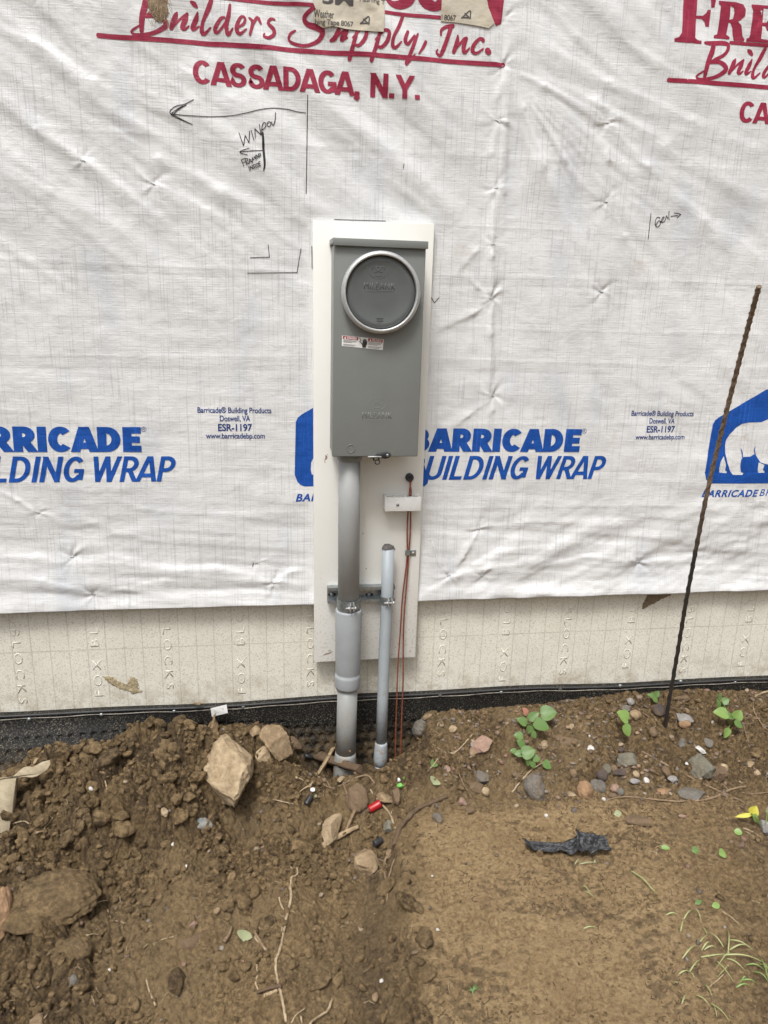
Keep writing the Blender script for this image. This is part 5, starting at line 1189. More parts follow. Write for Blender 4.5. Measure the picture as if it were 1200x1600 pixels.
# chords that bridge from one point to another without hugging the dirt
def stick(a, b, za, zb, w0, w1, label, m, splinter=False, name='stick', group='broken sticks in the dirt', extra=()):
    A = hit(*a)+np.array([0, 0, za]); B = hit(*b)+np.array([0, 0, zb]); n = 26; k = 1/pxm(A); mb_ = MB()
    off = np.array([random.uniform(-1, 1), random.uniform(-1, 1), random.uniform(-.5, .5)])*.002
    P_ = [A*(1-t)+B*t+off*math.sin(t*PI)*1.5+np.array([random.uniform(-1, 1), 0, random.uniform(-1, 1)])*.0004 for t in np.linspace(0, 1, n)]
    rs = [(w0*(1-t)+w1*t)*k/2*(1+.14*(random.random()-.5)) for t in np.linspace(0, 1, n)]
    if splinter: rf = lambda i, an, r_: r_*(1+.28*math.sin(an*3+1)+.2*math.sin(an*5+i*.1))
    else: rf = None
    mb_.tube(P_, rs, 10, True, rf)
    for t0, du, dv, L in extra:
        i = int(t0*(n-1)); mb_.tube([P_[i], P_[i]+np.array([du*.5, dv*.5, L*.6])*.01, P_[i]+np.array([du, dv, L])*.01], [rs[i]*.6, rs[i]*.4, rs[i]*.15], 6)
    return tag(mb_.build(name, m), label, 'stick', group)
stick((521,1180), (484,1232), .05, .006, 6.5, 3.5, 'pale splintered stick leaning on the thick conduit over the hole', M['wood'], True)
stick((484,1231), (468,1240), .006, .004, 3.0, 1.2, 'thin broken tail end of the leaning pale stick', M['wood'])
stick((504,1326), (560,1298), .006, .010, 9, 5, 'pale splintered wood shard in the gully', M['wood'], True, extra=((.6, .6, .3, .7), (.8, 1.2, .2, .5)))
stick((540,1305), (562,1259), .004, .010, 5.5, 4.5, 'short brown stick pointing up from the wood shard', M['twig'])
stick((331,1143), (345,1078), .004, .045, 5, 3, 'brown stick poking up in front of the membrane with the white tag', M['twig'], extra=((.75, .5, 0, 1.2), (.6, -.5, 0, .6)))
stick((546,1251), (536,1226), .006, .006, 2.6, 1.6, 'thin grey stick against the round brown cobble', M['twig'])
stick((495,1190), (562,1210), .022, .014, 15, 12, 'thick muddy root lying across the mouth of the hole', M['twig_dark'], True, 'root')
stick((397,1458), (412,1483), .004, .004, 3, 5, 'short brown stub near the pale green leaf on the lower left', M['twig'])
stick((350,1475), (362,1452), .004, .006, 6, 3, 'short upright brown splinter beside the flat pointed stone', M['twig'])
stick((412,1559), (432,1551), .004, .004, 6, 6, 'pale broken stick end by the long root at the bottom', M['wood'])
stick((401,1555), (440,1545), .005, .006, 3, 7, 'dark split stick below the flat triangular slab', M['twig_dark'])
twig([[(455,1357),(456,1368),(454,1388),(455,1405),(450,1425),(444,1455),(440,1475),(436,1490),(431,1505),(433,1530),(440,1560),(447,1600)],[(436,1404),(440,1418),(449,1428)],[(464,1357),(465,1366),(459,1371),(455,1366)],[(441,1450),(438,1466)]], 4.6, 3.8, 'longest pale root, running down the middle of the dirt to the bottom edge', M['root'], 'root')
twig([[(519,1563),(515,1575),(511,1583),(495,1592),(484,1602)],[(470,1592),(472,1600)]], 4.5, 4, 'forked pale root at the bottom edge', M['root'], 'root')
twig([[(478,1576),(462,1588),(455,1600)]], 2.2, 2.5, 'thin curved root between the long root and the forked one', M['root'], 'root')
twig([[(578,1238),(590,1252),(600,1263),(608,1271),(613,1283),(618,1298)],[(611,1273),(614,1266)]], 3, 3.5, 'forked pale twig curving past the red connector', M['root'])
twig([[(586,1226),(575,1213),(560,1216),(545,1223),(528,1230),(515,1233),(500,1222)],[(543,1224),(548,1216)]], 2.6, 1.6, 'arched thin twig along the front rim of the hole', M['twig'])
twig([[(496,1214),(510,1222),(516,1232),(525,1236)]], 2, 1.6, 'thin grey twig left of the arched one', M['twig'])
twig([[(462,1215),(472,1220),(480,1228)]], 2.4, 1.6, 'thin pale twig at the left rim of the hole', M['root'])
twig([[(424,1249),(440,1254),(455,1257),(466,1258)]], 1.6, 2.2, 'thin pale twig on the slope left of the gully', M['root'])
twig([[(700,1247),(688,1252),(672,1258),(655,1266),(640,1278),(628,1292),(622,1305),(616,1325)],[(655,1266),(648,1262),(642,1268)]], 6, 9, 'thick dark root bounding the smooth dirt beside the gully', M['twig_dark'], 'root')
twig([[(606,1338),(600,1352),(602,1372),(606,1392),(604,1410)],[(616,1345),(608,1370),(604,1388)],[(597,1378),(603,1390)]], 4, 2.5, 'forked brown root below the black connector', M['twig'], 'root')
twig([[(590,1343),(598,1346),(604,1352)],[(585,1356),(592,1357)]], 2, 1.4, 'tiny white rootlet beside the lower black scrap', M['root'], 'root')
twig([[(738,1150),(727,1162),(715,1174),(706,1178),(696,1180)],[(715,1174),(708,1180),(700,1176)],[(697,1178),(685,1170),(676,1163)]], 2.4, 1.6, 'branched pale rootlet left of the pinkish tan rock', M['root'], 'root')
twig([[(667,1208),(672,1203),(679,1196),(684,1187)]], 1.8, 2.4, 'short pale rootlet left of the small pale leaf', M['root'], 'root')
twig([[(683,1139),(684,1132),(690,1128),(694,1136)],[(680,1145),(690,1150),(700,1152)]], 1.2, 1.2, 'curly fine rootlet near the grey-brown cobble', M['root'], 'root')
twig([[(1002,1175),(1040,1196),(1080,1218),(1110,1232),(1131,1241),(1150,1250),(1175,1264)]], 3, 3, 'long straight twig slanting down to the yellow leaf', M['twig'])
twig([[(943,1254),(960,1248),(985,1246),(1015,1250),(1060,1254),(1095,1252),(1120,1246),(1132,1239),(1150,1233),(1165,1231)],[(1115,1222),(1128,1229),(1140,1238)]], 2.4, 4, 'long curved twig lying under the slanting one', M['twig'])
twig([[(800,1240),(812,1224),(830,1205),(846,1195),(862,1190)]], 3, 2, 'pale twig propped on the angular dark grey stone', M['root'])
twig([[(805,1246),(820,1242),(835,1236),(850,1233)]], 1.8, 1.6, 'thin dark twig below the angular dark grey stone', M['twig'])
twig([[(716,1208),(724,1226),(735,1245),(742,1258)],[(724,1228),(720,1240)]], 2, 1.6, 'thin brown twig crossing beside the squarish grey stone', M['twig'])
twig([[(994,1107),(1005,1115),(1016,1122)]], 2.2, 1.6, 'short straw between the round tan pebble and the rod', M['twig'])
twig([[(1176,1098),(1178,1112),(1184,1125),(1195,1139),(1205,1147)],[(1184,1125),(1172,1124),(1160,1122)]], 2.4, 1.8, 'thin reddish stem arching at the right edge below the membrane', M['twig'])
twig([[(1160,1130),(1166,1150),(1171,1163)]], 1.8, 1.4, 'thin brown stem under the right-hand seedling', M['twig'])
twig([[(1180,1090),(1190,1085),(1205,1080)]], 3, 3, 'pale root sticking out at the right end of the membrane', M['root'], 'root')
twig([[(1158,1240),(1180,1241),(1205,1239)]], 1.8, 1.8, 'orange-brown straw at the right edge above the yellow leaf', M['twig'])
twig([[(1160,1296),(1175,1302),(1189,1309)],[(1163,1300),(1178,1308)]], 2.2, 1.8, 'pair of thin straws below the yellow leaf', M['root'])
twig([[(8,1288),(22,1287),(38,1286),(48,1290)]], 2.6, 1.8, 'straight pale rootlet on the far left by the foam scrap', M['root'], 'root')
twig([[(57,1306),(69,1300),(70,1295),(76,1289),(83,1280)],[(62,1288),(69,1293)],[(69,1300),(73,1306)]], 3, 2.4, 'pale forked rootlet above the wide mud-coated boulder', M['root'], 'root')
twig([[(165,1228),(168,1236),(171,1240)]], 2.2, 1.4, 'tiny white rootlet on the face of the heap', M['root'], 'root')
twig([[(168,1423),(172,1434),(182,1441),(197,1444)]], 2.4, 1.8, 'curved pale rootlet right of the wide mud-coated boulder', M['root'], 'root')
twig([[(148,1414),(160,1409),(168,1408)],[(186,1398),(188,1410),(182,1416)]], 1.8, 1.4, 'hooked pale rootlet above the curved one', M['root'], 'root')
twig([[(136,1463),(146,1462),(157,1463)]], 2.6, 2.2, 'short white rootlet above the small mud-coated boulder', M['root'], 'root')
twig([[(240,1477),(255,1470),(272,1464)],[(224,1483),(232,1476)]], 2.4, 2, 'pale rootlet pointing at the flat pointed stone', M['root'], 'root')
twig([[(229,1533),(233,1548),(238,1561),(243,1573)]], 2.4, 3.2, 'straight pale rootlet low between the left boulders and the long root', M['root'], 'root')
twig([[(143,1556),(146,1564),(149,1572)]], 2, 1.4, 'tiny pale rootlet above the lower left corner', M['root'], 'root')
twig([[(60,1597),(68,1594),(74,1588)]], 2.8, 1.6, 'short pale rootlet at the bottom edge on the left', M['root'], 'root')
twig([[(413,1443),(404,1456),(399,1466),(408,1478),(416,1486)]], 3.2, 4, 'bent pale root left of the longest root', M['root'], 'root')
twig([[(401,1510),(402,1525),(400,1540),(405,1550)]], 3, 3, 'pale root entering beside the dark split stick', M['root'], 'root')
twig([[(1057,1395),(1072,1396),(1088,1396),(1087,1405)]], 1.8, 1.6, 'reddish straw bent at a right angle on the smooth dirt', M['twig'])
twig([[(1128,1425),(1140,1433),(1154,1445)]], 2, 1.6, 'short tan straw on the right below the leaf scraps', M['root'])
twig([[(1165,1401),(1176,1408),(1187,1412)]], 2, 1.6, 'short tan straw near the right edge of the smooth dirt', M['root'])
twig([[(870,1430),(871,1442),(871,1452)]], 1.8, 1.4, 'small upright reddish straw below the black plastic strip', M['twig'])
twig([[(1108,1543),(1120,1533),(1130,1525)]], 1.8, 2, 'pinkish straw below the grass clump', M['root'])
# fine litter
def litter(name, N, dens, L0, L1, w, m, label, seed):
    r = np.random.RandomState(seed); mb_ = MB(); c = 0
    while c < N:
        x = r.uniform(-.9, 1.45); y = -r.uniform(.03, 1.0)
        if r.uniform() > dens(np.array([x]), np.array([y]))[0]: continue
        L = r.uniform(L0, L1); t = r.uniform(0, 6.28); pts = []; xx, yy = x, y
        for i in range(5): pts.append((xx, yy, gz(xx, yy)[0]+w*.8+r.uniform(0, .0015))); t += r.uniform(-.5, .5); xx += math.cos(t)*L/4; yy += math.sin(t)*L/4
        mb_.tube(pts, [w*.5, w*.6, w*.55, w*.5, w*.3], 4, False); c += 1
    return tag(mb_.build(name, m, fixn=False), label, 'litter', None, 'stuff')
litter('root_litter', 230, lambda x, y: d_clod(x, y)+.15, .006, .026, .0011, M['root'], 'fine pale rootlets and straw bits littering the dirt', 3)
litter('straw_litter', 700, lambda x, y: .15+.6*sst(.3, .5, x)*sst(.4, .3, -y)+.6*sst(.6, .9, x), .005, .028, .0010, M['twig_dark'], 'fine dark straw and twig bits littering the dirt', 4)

litter('dark_flakes', 1500, lambda x, y: .9*sst(.46, .60, fbm(x*8, y*8, 283, 3))*sst(.1, .2, x)*sst(.25, .33, -y), .003, .011, .0016, M['twig_dark'], 'tiny dark crumbs trodden into the smooth dirt', 14)

# ---------------------------------------------------------------- plants
def leaf(mb_, base, tip, width, heart=False, up=.0, fold=.25):
    base = np.array(base); tip = np.array(tip); ax = tip-base; L = np.linalg.norm(ax); ax = ax/L
    side = np.cross(ax, np.array([0.2, -.6, .8])); side /= np.linalg.norm(side); nr = np.cross(side, ax); rows = []
    prof = [(-.10, .30), (-.04, .62), (.08, .9), (.25, 1), (.45, .93), (.65, .72), (.85, .38), (1, .02)] if heart else [(0, .06), (.1, .42), (.25, .78), (.45, 1), (.62, .95), (.78, .72), (.92, .38), (1, .03)]
    vs_ = []
    for t, w in prof:
        for s_ in (-1, -.5, 0, .5, 1):
            tt_ = t+(.10 if (heart and t < 0 and s_ == 0) else 0)
            vs_.append(base+ax*L*tt_+side*width/2*w*s_+nr*(abs(s_)*fold*width/2*w-.12*L*(tt_-.4)**2+.02*L*math.sin(7*t+4*s_)))
    fs = [(i*5+j, i*5+j+1, (i+1)*5+j+1, (i+1)*5+j) for i in range(len(prof)-1) for j in range(4)]
    mb_.add(vs_, fs, True)
def seedling(root_uv, leaves, label, mat_, stem_m=None, name='seedling', cat='seedling', group='green seedlings in the dirt'):
    """leaves: (u,v of centre, size_px w, h, angle deg of the tip in the photo, height above the dirt)"""
    R0 = hit(*root_uv); e = empty(name, R0, label, cat, group)
    for n_, (u, v, w, L, an, hgt, *mm) in enumerate(leaves):
        c0 = hit(u, v); t = hgt/max(.05, -(ray(u, v)[2])); c0 = c0-ray(u, v)*t*1.0
        k = 1/pxm(c0); d = (AR*math.cos(math.radians(an))+AU*math.sin(math.radians(an))*.85); d = d*L*k
        d = d+np.array([0, -.25*abs(L*k)*0, 0]); b = c0-d*.45; tp = c0+d*.55
        mb_ = MB(); leaf(mb_, b, tp, w*k, True); mb_.build('leaf', M[mm[0]] if mm else mat_, e, fixn=False)
        mid = (R0*.5+b*.5)+np.array([0, 0, .006]); mb_ = MB(); mb_.tube(smooth_line([R0-np.array([0, 0, .003]), mid, b], .004), .0009, 5); mb_.build('stem', stem_m or M['leaf_light'], e)
    return e
seedling((838,1140), [(857,1116,26,24,10,.035),(846,1135,22,26,-25,.028),(834,1119,14,20,40,.030),(815,1128,16,18,150,.022),(827,1140,12,14,250,.02),(834,1150,12,12,-60,.015),(820,1113,12,13,120,.02,'leaf_pink')], 'leafy green seedling with large round leaves left of the two-leaf one', M['leaf'])
seedling((822,1190), [(810,1150,14,14,170,.02),(813,1164,14,18,130,.022),(826,1176,22,22,20,.025),(838,1186,14,12,-15,.02),(810,1178,12,12,190,.018),(825,1192,10,14,-90,.015),(833,1196,12,12,-60,.012),(855,1198,16,16,-40,.012),(802,1174,10,10,170,.015)], 'small-leaved green seedling above the angular dark grey stone', M['leaf'])
seedling((980,1128), [(973,1120,24,22,140,.03,'leaf_light'),(979,1143,20,22,-70,.02,'leaf_light')], 'bright green seedling with two heart-shaped leaves', M['leaf_light'])
seedling((1024,1098), [(1017,1087,9,12,160,.02),(1026,1084,11,11,60,.022),(1024,1094,12,11,-50,.015)], 'tiny three-leaf seedling left of the rod near the membrane', M['leaf'])
seedling((1142,1135), [(1126,1116,20,22,170,.028,'leaf_light'),(1141,1120,12,14,-20,.02),(1153,1117,18,18,60,.03,'leaf_light'),(1154,1133,14,16,-40,.018),(1135,1146,12,18,-110,.015,'leaf_light'),(1122,1100,10,18,100,.02),(1134,1095,12,12,30,.025),(1124,1087,8,10,80,.02)], 'bushy green seedling near the right edge beneath the membrane', M['leaf'])
seedling((1190,1293), [(1178,1266,17,16,60,.03,'leaf_yellow'),(1180,1279,12,14,-70,.018,'leaf_light'),(1161,1275,7,24,190,.02,'leaf_yellow')], 'yellow-leaved seedling with long bent stems at the right edge', M['leaf_yellow'])
seedling((1195,1305), [(1202,1262,8,22,70,.04,'leaf_pale')], 'pale bent stem cut by the right edge', M['leaf_pale'])
def scrap(u, v, w, h, ang, lab, m, lift=.003, name='leaf_scrap'):
    mb_ = MB(); c = hit(u, v)+np.array([0, 0, lift]); k = 1/pxm(c); d = AR*math.cos(math.radians(ang))+np.array([0, 1, .1])*math.sin(math.radians(ang)); leaf(mb_, c-d*w*k/2, c+d*w*k/2, h*k*1.3)
    return tag(mb_.build(name, M[m], fixn=False), lab, 'leaf', 'fallen leaf scraps')
scrap(382, 1464, 20, 20, 80, 'torn pale green leaf on the lower left by the bent root', 'leaf_pale')
scrap(679, 1223, 16, 15, 60, 'small pale leaf right of the hole', 'leaf_pale')
scrap(678, 1195, 18, 10, 50, 'small green leaf above the small pale one', 'leaf')
scrap(965, 1274, 13, 8, 10, 'tiny pale green leaf under the long curved twig', 'leaf_pale')
scrap(1038, 1326, 18, 6, -15, 'green leaf on a curved white stem right of the black strip', 'leaf_light')
scrap(1153, 1302, 12, 9, -20, 'small green leaf below and left of the yellow leaf', 'leaf_light')
scrap(1128, 1336, 13, 11, 20, 'bright green leaf scrap right of the black strip', 'leaf_light')
scrap(1086, 1331, 13, 9, 10, 'muddy green leaf scrap nearer the black strip', 'leaf')
scrap(1092, 1413, 16, 6, 10, 'left one of two green leaf scraps above the grass clump', 'leaf')
scrap(1118, 1418, 14, 8, 5, 'right one of two green leaf scraps above the grass clump', 'leaf_light')
twig([[(1026,1337),(1027,1328),(1034,1324)],[(1027,1334),(1015,1332),(1005,1336)]], 2, 1.4, 'curved white stem beside the green leaf right of the black strip', M['root'])
def blades(root_uv, tips, label, m='grass', wpx=2.5, cat='grass tuft', name='grass_tuft', group='grass tufts on the smooth dirt'):
    R0 = hit(*root_uv); e = empty(name, R0, label, cat, group)
    for (u0, v0), (u1, v1), hg in tips:
        A = hit(u0, v0); B = hit(u1, v1); k = 1/pxm(A); n = 12; side = np.cross(B-A, [0, -.5, .85]); side = side/np.linalg.norm(side)*wpx*k/2; vs_ = []; bend = random.uniform(-1, 1)*.1
        for i in range(n+1):
            t = i/n; c = A*(1-t)+B*t+np.array([0, 0, hg*math.sin(PI*min(1, t*1.05))+.0015])+side*bend*7*math.sin(PI*t)*.5; w = (1-t)**.6 if t > .2 else .6+2*t*.95
            w = min(w, 1); vs_ += [c-side*w+np.array([0, 0, .0006]), c, c+side*w+np.array([0, 0, .0006])]
        mb_ = MB(); mb_.add(vs_, [(i*3+j, i*3+j+1, i*3+j+4, i*3+j+3) for i in range(n) for j in range(2)], True); mb_.build('blade', M[m], e, fixn=False)
    return e
blades((1150,1497), [((1095,1497),(1160,1493),.004),((1130,1494),(1205,1512),.012),((1137,1492),(1137,1454),.012),((1140,1486),(1174,1482),.01),((1140,1490),(1118,1516),.008),((1130,1482),(1106,1458),.008),((1150,1498),(1118,1532),.004),((1140,1470),(1178,1488),.008),((1120,1504),(1148,1538),.004),((1135,1500),(1165,1520),.006)], 'largest grass clump, lying flat by the right edge')
blades((1180,1530), [((1150,1545),(1175,1545),.008),((1155,1540),(1168,1530),.01),((1175,1520),(1205,1545),.012),((1185,1510),(1205,1530),.012),((1165,1510),(1198,1522),.01),((1190,1500),(1205,1560),.008),((1160,1533),(1185,1540),.006)], 'grass tuft cut by the right edge below the largest clump', 'leaf_light')
blades((1066,1500), [((1066,1500),(1090,1478),.010),((1090,1478),(1105,1462),.004),((1096,1487),(1112,1477),.012),((1100,1486),(1122,1484),.008),((1097,1450),(1105,1464),.004)], 'curved grass blades just left of the largest clump')
blades((1088,1558), [((1087,1557),(1110,1575),.006),((1100,1540),(1113,1562),.006),((1110,1570),(1141,1600),.006),((1112,1574),(1120,1592),.008)], 'thin grass stalks at the bottom edge on the right')
blades((1060,1524), [((1060,1524),(1080,1520),.006),((1077,1520),(1095,1500),.006),((1053,1537),(1060,1540),.004),((1078,1522),(1085,1532),.004),((1065,1570),(1072,1555),.004)], 'tiny white-stemmed grass tuft left of the big clump')
blades((985,1362), [((986,1362),(1028,1401),.005),((990,1366),(1022,1396),.009)], 'single long grass blade on the smooth dirt below the black strip')
blades((1063,1457), [((1063,1457),(1068,1438),.004),((1068,1438),(1082,1424),.008),((1082,1424),(1096,1444),.012),((1040,1432),(1062,1432),.006)], 'arched yellowish grass blades above the left-hand curved ones')
blades((912,1388), [((911,1386),(922,1400),.005),((915,1395),(928,1404),.003),((912,1452),(932,1451),.003)], 'few yellow blades beneath the black strip')
blades((738,1556), [((738,1556),(741,1538),.006),((738,1554),(731,1545),.004),((738,1553),(750,1545),.005),((738,1551),(750,1549),.004),((738,1554),(730,1552),.004),((738,1553),(746,1540),.006)], 'tiny feathery green sprig on the smooth dirt in the middle', 'leaf', 2.2)
blades((905,1350), [((898,1352),(905,1345),.003),((905,1352),(935,1349),.003),((928,1350),(930,1344),.003)], 'straw fringe under the black plastic strip', 'leaf_pale', 2.0)

# ---------------------------------------------------------------- man-made scraps
def tubeobj(a, b, w, m, label, name, cat, za=.006, zb=.006, group='plastic connectors in the gully', parts=()):
    A = hit(*a)+np.array([0, 0, za]); B = hit(*b)+np.array([0, 0, zb]); k = 1/pxm(A); r = w*k/2; e = empty(name, A, label, cat, group)
    n = 6; P_ = [A+(B-A)*t for t in (0, .04, .1, .5, .9, .96, 1)]; rs = [r*.8, r*.96, r, r*.98, r*1.04, r*1.0, r*.85]
    mb_ = MB(); mb_.tube(P_, rs, 18, True, lambda i, an, rr_: rr_*(1+.05*math.cos(an*9))); mb_.build('sleeve', m, e)
    return e, A, B, r
e, A, B, r = tubeobj((577,1271), (595,1261), 12, M['red_plastic'], 'bright red plastic wire connector in the gully', 'wire_connector', 'connector', .010, .012)
mb = MB(); D_ = (A-B)/np.linalg.norm(A-B); mb.tube([A, A+D_*.012, A+D_*.03+np.array([0, 0, -.004])], [r*.7, r*.7, r*.75], 12); mb.build('muddy_cable', M['twig_dark'], e)
mb = MB(); mb.lathe([(.0001, 0), (r*.5, 0)], B, 'Y', 10) ; mb.build('mouth', M['black'], e)
e, A, B, r = tubeobj((478,1261), (486,1250), 9, M['black'], 'black connector with a white and pale green tip, left in the gully', 'wire_connector', 'connector', .006, .010)
for (u, v, w, m_, nm) in ((489,1240,9,'white','white_tip'),(493,1249,6,'leaf_pale','green_tip'),(491,1233,4,'black','wire_stub')):
    c = hit(u, v)+np.array([0, 0, .010]); k = 1/pxm(c); P_, F_ = stone_pts(2, int(u), True); mb = MB(); mb.add(P_*w*k/2+c, F_); mb.build(nm, M[m_], e)
e = empty('wire_connector', hit(625,1236), 'bright green and white plastic connector right of the thin conduit', 'connector', 'plastic connectors in the gully')
for (u, v, w, h, m_, nm, z_) in ((623,1222,7,9,'white','white_tip',.014),(625,1232,12,11,'green_plastic','green_body',.008),(631,1221,5,12,'leaf_light','green_tab',.014)):
    c = hit(u, v+4)+np.array([0, 0, z_]); k = 1/pxm(c); P_, F_ = stone_pts(2, int(u), True); mb = MB(); mb.add(P_*np.array([w, w, h])*k/2+c, F_); mb.build(nm, M[m_], e)
tubeobj((566,1262), (573,1258), 12, M['black_rubber'], 'short black tube end beside the red connector', 'wire_connector', 'connector', .006, .008)
tubeobj((584,1322), (596,1317), 11, M['black_rubber'], 'squat black plastic plug above the forked brown root', 'plastic_plug', 'plastic plug', .006, .006, 'black plastic bits in the gully')
tubeobj((589,1347), (590,1360), 6, M['black_rubber'], 'small black plastic stub just below the squat plug', 'plastic_stub', 'plastic bit', .004, .004, 'black plastic bits in the gully')
A = hit(476,1196)+np.array([0,0,.03]); B = hit(494,1196)+np.array([0,0,.022]); mb = MB(); mb.tube([A, (A+B)/2, B], .0055, 14); tag(mb.build('cable', M['black']), 'black cable end crossing the dark left part of the hole', 'cable')
for u, v, w, lab in ((143,1236,7,'white foam crumb high on the face of the heap'),(290,1356,8,'white foam crumb below the blue and tan stone'),(270,1320,5,'small white crumb at the foot of the heap'),(684,1453,6,'white crumb on the smooth dirt in the middle'),(596,1534,7,'white crumb near the bottom edge in the gully'),(171,1517,5,'white crumb below the small mud-coated boulder'),(1073,1194,5,'tiny white crumb left of the squarish grey-green stone'),(1113,1129,5,'tiny white crumb left of the bushy seedling'),(853,1275,6,'tiny white crumb at the top of the smooth dirt'),(675,1371,4,'tiny white crumb on the smooth dirt by the gully edge'),(921,1150,4,'tiny white crumb by the flat brown slab'),(517,1188,4,'tiny white crumb in the hole'),):
    stone(u, v, w, w*.9, lab, 'white', True, 0, .8, .15, 'foam_crumb', 'foam crumb', 'white foam crumbs in the dirt', 2)
# black crumpled plastic strip
def cloth(name, quad, nx_, ny_, m, label, cat, amp, lift, seed, thick=.0012, fold=None):
    c = [hit(*q_) for q_ in quad]; U, V_ = np.meshgrid(np.linspace(0, 1, nx_), np.linspace(0, 1, ny_), indexing='ij')
    P_ = sum(w[..., None]*p for w, p in zip(((1-U)*(1-V_), U*(1-V_), U*V_, (1-U)*V_), c))
    edge = (fbm(U*9, V_*0+1, seed, 3)-.5)*.010; P_[..., 1] += edge*(V_ < .02)-edge*(V_ > .98)
    P_[..., 2] = gz(P_[..., 0].ravel(), P_[..., 1].ravel()).reshape(U.shape)*.3+.7*np.mean([q_[2] for q_ in c])
    P_[..., 2] += lift+amp*fbm(U*4.5, V_*6, seed, 4)+amp*.45*fbm(U*5, V_*18, seed+3, 2)
    if fold is not None: P_[..., 2] += fold(U, V_)
    me_ = np_mesh(name, P_.reshape(-1, 3), grid_quads(nx_, ny_)); me_.materials.append(m); o = put(bpy.data.objects.new(name, me_))
    s_ = o.modifiers.new('thick', 'SOLIDIFY'); s_.thickness = thick; s_.offset = 0; return tag(o, label, cat) if label else o
M['blackfilm'] = simple('black_film', (.014, .014, .016, 1), (.035, .036, .04, 1), 90, .34, 0, .9, .003, 160)
e = empty('plastic_strip', hit(880, 1340), 'crumpled black plastic strip with a folded end lying on the smooth dirt', 'plastic strip')
a = cloth('flat_part', [(815,1326),(905,1322),(902,1344),(824,1334)], 60, 26, M['blackfilm'], None, None, .016, .003, 61, .0012, lambda U, V_: .010*sst(.12, 0, U)+.012*sst(.85, 1, U)); adopt(a, e)
b = cloth('folded_part', [(897,1316),(940,1318),(954,1342),(900,1345)], 46, 34, M['blackfilm'], None, None, .020, .006, 67, .0012, lambda U, V_: .012*np.sin(PI*np.clip(V_*1.15, 0, 1))*(1-.3*U)+.010*sst(.15, 0, U)); adopt(b, e)
mb = MB()
for k in range(16):
    p = hit(900+random.uniform(-5, 5), 1318+random.uniform(-4, 20))+np.array([0, 0, .022]); mb.tube([p, p+np.array([random.uniform(-.006, .006), random.uniform(-.004, .004), random.uniform(.003, .011)])], [.0007, .0003], 4)
mb.build('frayed_edge', M['blackfilm'], e)
M['foam_scrap'] = simple('stained_foam', (.42, .36, .25, 1), (.26, .20, .125, 1), 45, .85, 0, .6, .002)
# foam scraps at the left edge
def slab(name, px, zl, m, label, cat, th=.010, tilt=None, seed=3, rim=.0):
    P_ = [hit(u, v)+np.array([0, 0, z_]) for (u, v), z_ in zip(px, zl)]
    mb_ = MB(); n = len(P_); cen = sum(P_)/n; nn = np.array([0, 0, 0.])
    for i in range(n): nn += np.cross(P_[i]-cen, P_[(i+1) % n]-cen)
    nn /= np.linalg.norm(nn); nn = nn if nn[2] > 0 else -nn
    mb_.add(P_+[p-nn*th for p in P_], [tuple(range(n)), tuple(reversed(range(n, 2*n)))]+[(i, i+n, (i+1) % n+n, (i+1) % n) for i in range(n)], False)
    return tag(mb_.build(name, m, None, .0008, 1), label, cat, 'broken foam scraps on the left')
def slabw(name, px, m, label, cat, th, y0s):
    P_ = [W(u, v, y) for (u, v), y in zip(px, y0s)]; n = len(P_); cen = sum(P_)/n; nn = np.array([0, 0, 0.])
    for i in range(n): nn += np.cross(P_[i]-cen, P_[(i+1) % n]-cen)
    nn /= np.linalg.norm(nn); nn = nn if nn[1] < 0 else -nn
    mb_ = MB(); mb_.add(P_+[p-nn*th for p in P_], [tuple(range(n)), tuple(reversed(range(n, 2*n)))]+[(i, i+n, (i+1) % n+n, (i+1) % n) for i in range(n)], False)
    return tag(mb_.build(name, m, None, .0008, 1), label, cat, 'broken foam scraps on the left')
yq = hit(12, 1300)[1]
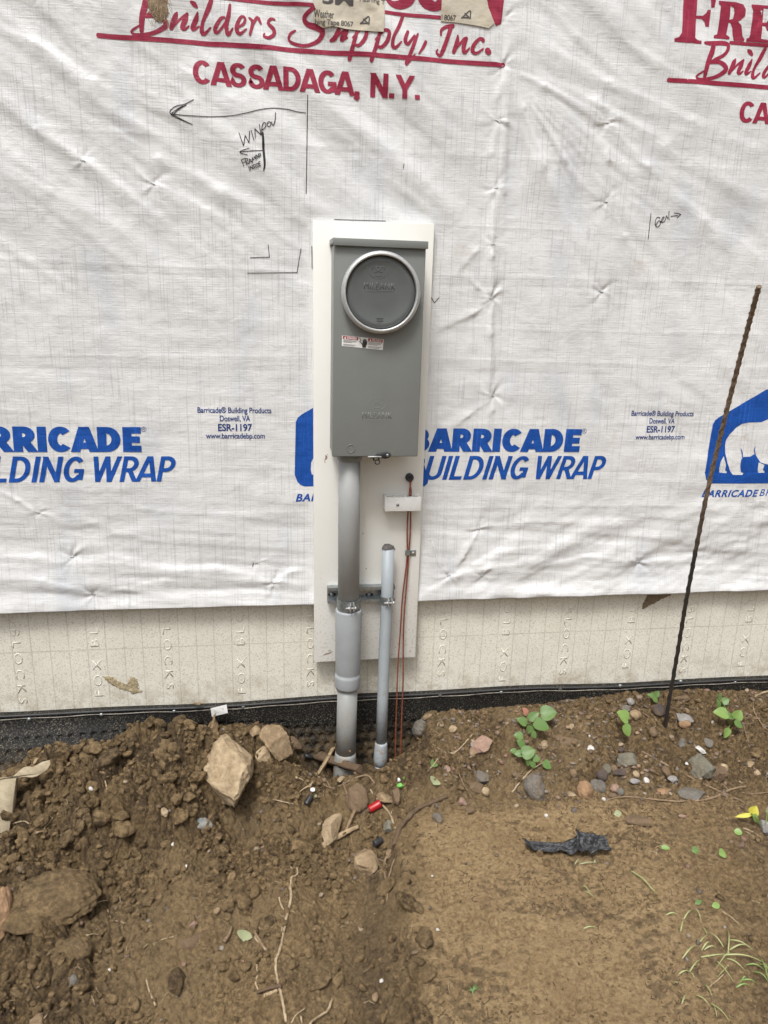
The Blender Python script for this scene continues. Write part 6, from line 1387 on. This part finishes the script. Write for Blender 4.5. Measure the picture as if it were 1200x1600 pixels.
slabw('foam_scrap', [(-60,1214),(0,1218),(25,1216),(22,1240),(19,1270),(15,1290),(12,1310),(6,1332),(-6,1350),(-60,1350)], M['foam_scrap'], 'upright beige foam piece cut by the left edge of the photo', 'foam scrap', .02, [yq+.05,yq+.05,yq+.05,yq+.035,yq+.02,yq+.012,yq,yq-.01,yq-.015,yq-.015])
y2 = yq+.05
slabw('foam_scrap', [(-60,1214),(0,1215),(20,1213),(27,1207),(36,1199),(44,1197),(52,1198),(66,1190),(78,1187),(79,1194),(74,1203),(66,1208),(58,1213),(50,1215),(40,1214),(26,1215.5),(0,1217.5),(-60,1217)], M['foam_scrap'], 'flat torn beige foam flap on top of the upright foam piece', 'foam scrap', .004, [y2,y2,y2,y2+.02,y2+.035,y2+.04,y2+.04,y2+.055,y2+.06,y2+.055,y2+.04,y2+.03,y2+.02,y2+.012,y2+.008,y2+.004,y2-.002,y2-.002])
stone(57, 1190, 10, 13, 'small pale foam lump behind the torn foam flap', 'pale', True, 0, .7, .2, 'foam_crumb', 'foam crumb', 'white foam crumbs in the dirt', 3)
# white paper tag on the membrane
tg = empty('paper_tag', W(343, 1109, -.03), 'small white printed paper tag tucked at the membrane behind the brown stick', 'tag')
px = [(329,1107),(354,1101),(356,1114),(331,1120)]; P_ = [W(u, v, -.032+.002*(i % 2)) for i, (u, v) in enumerate(px)]
mb = MB(); mb.add([tuple(p) for p in P_]+[tuple(p+np.array([0, .0006, 0])) for p in P_], [(0,1,2,3),(7,6,5,4),(0,4,5,1),(1,5,6,2),(2,6,7,3),(3,7,4,0)], False); mb.build('paper', M['white'], tg)
mb = MB()
for k in range(9):
    t = .2+k*.07; a = P_[0]*(1-t)+P_[1]*t; b = P_[3]*(1-t)+P_[2]*t; a2 = a*.75+b*.25; b2 = a*.3+b*.7; dx = np.array([.0006+.0005*(k % 2), 0, 0]); o_ = np.array([0, -.0006, 0])
    mb.add([a2+o_, a2+dx+o_, b2+dx+o_, b2+o_], [(0,1,2,3)], False)
mb.build('bar_print', M['sticker_grey'], tg)
p = W(309, 1099, -.02); P_, F_ = stone_pts(3, 12, True); mb = MB(); mb.add(P_*np.array([.014, .006, .005])+p, F_); tag(mb.build('foam_crumb', STN['tan']), 'tan foam chunk resting on the membrane lip left of the tag', 'foam crumb', 'white foam crumbs in the dirt')
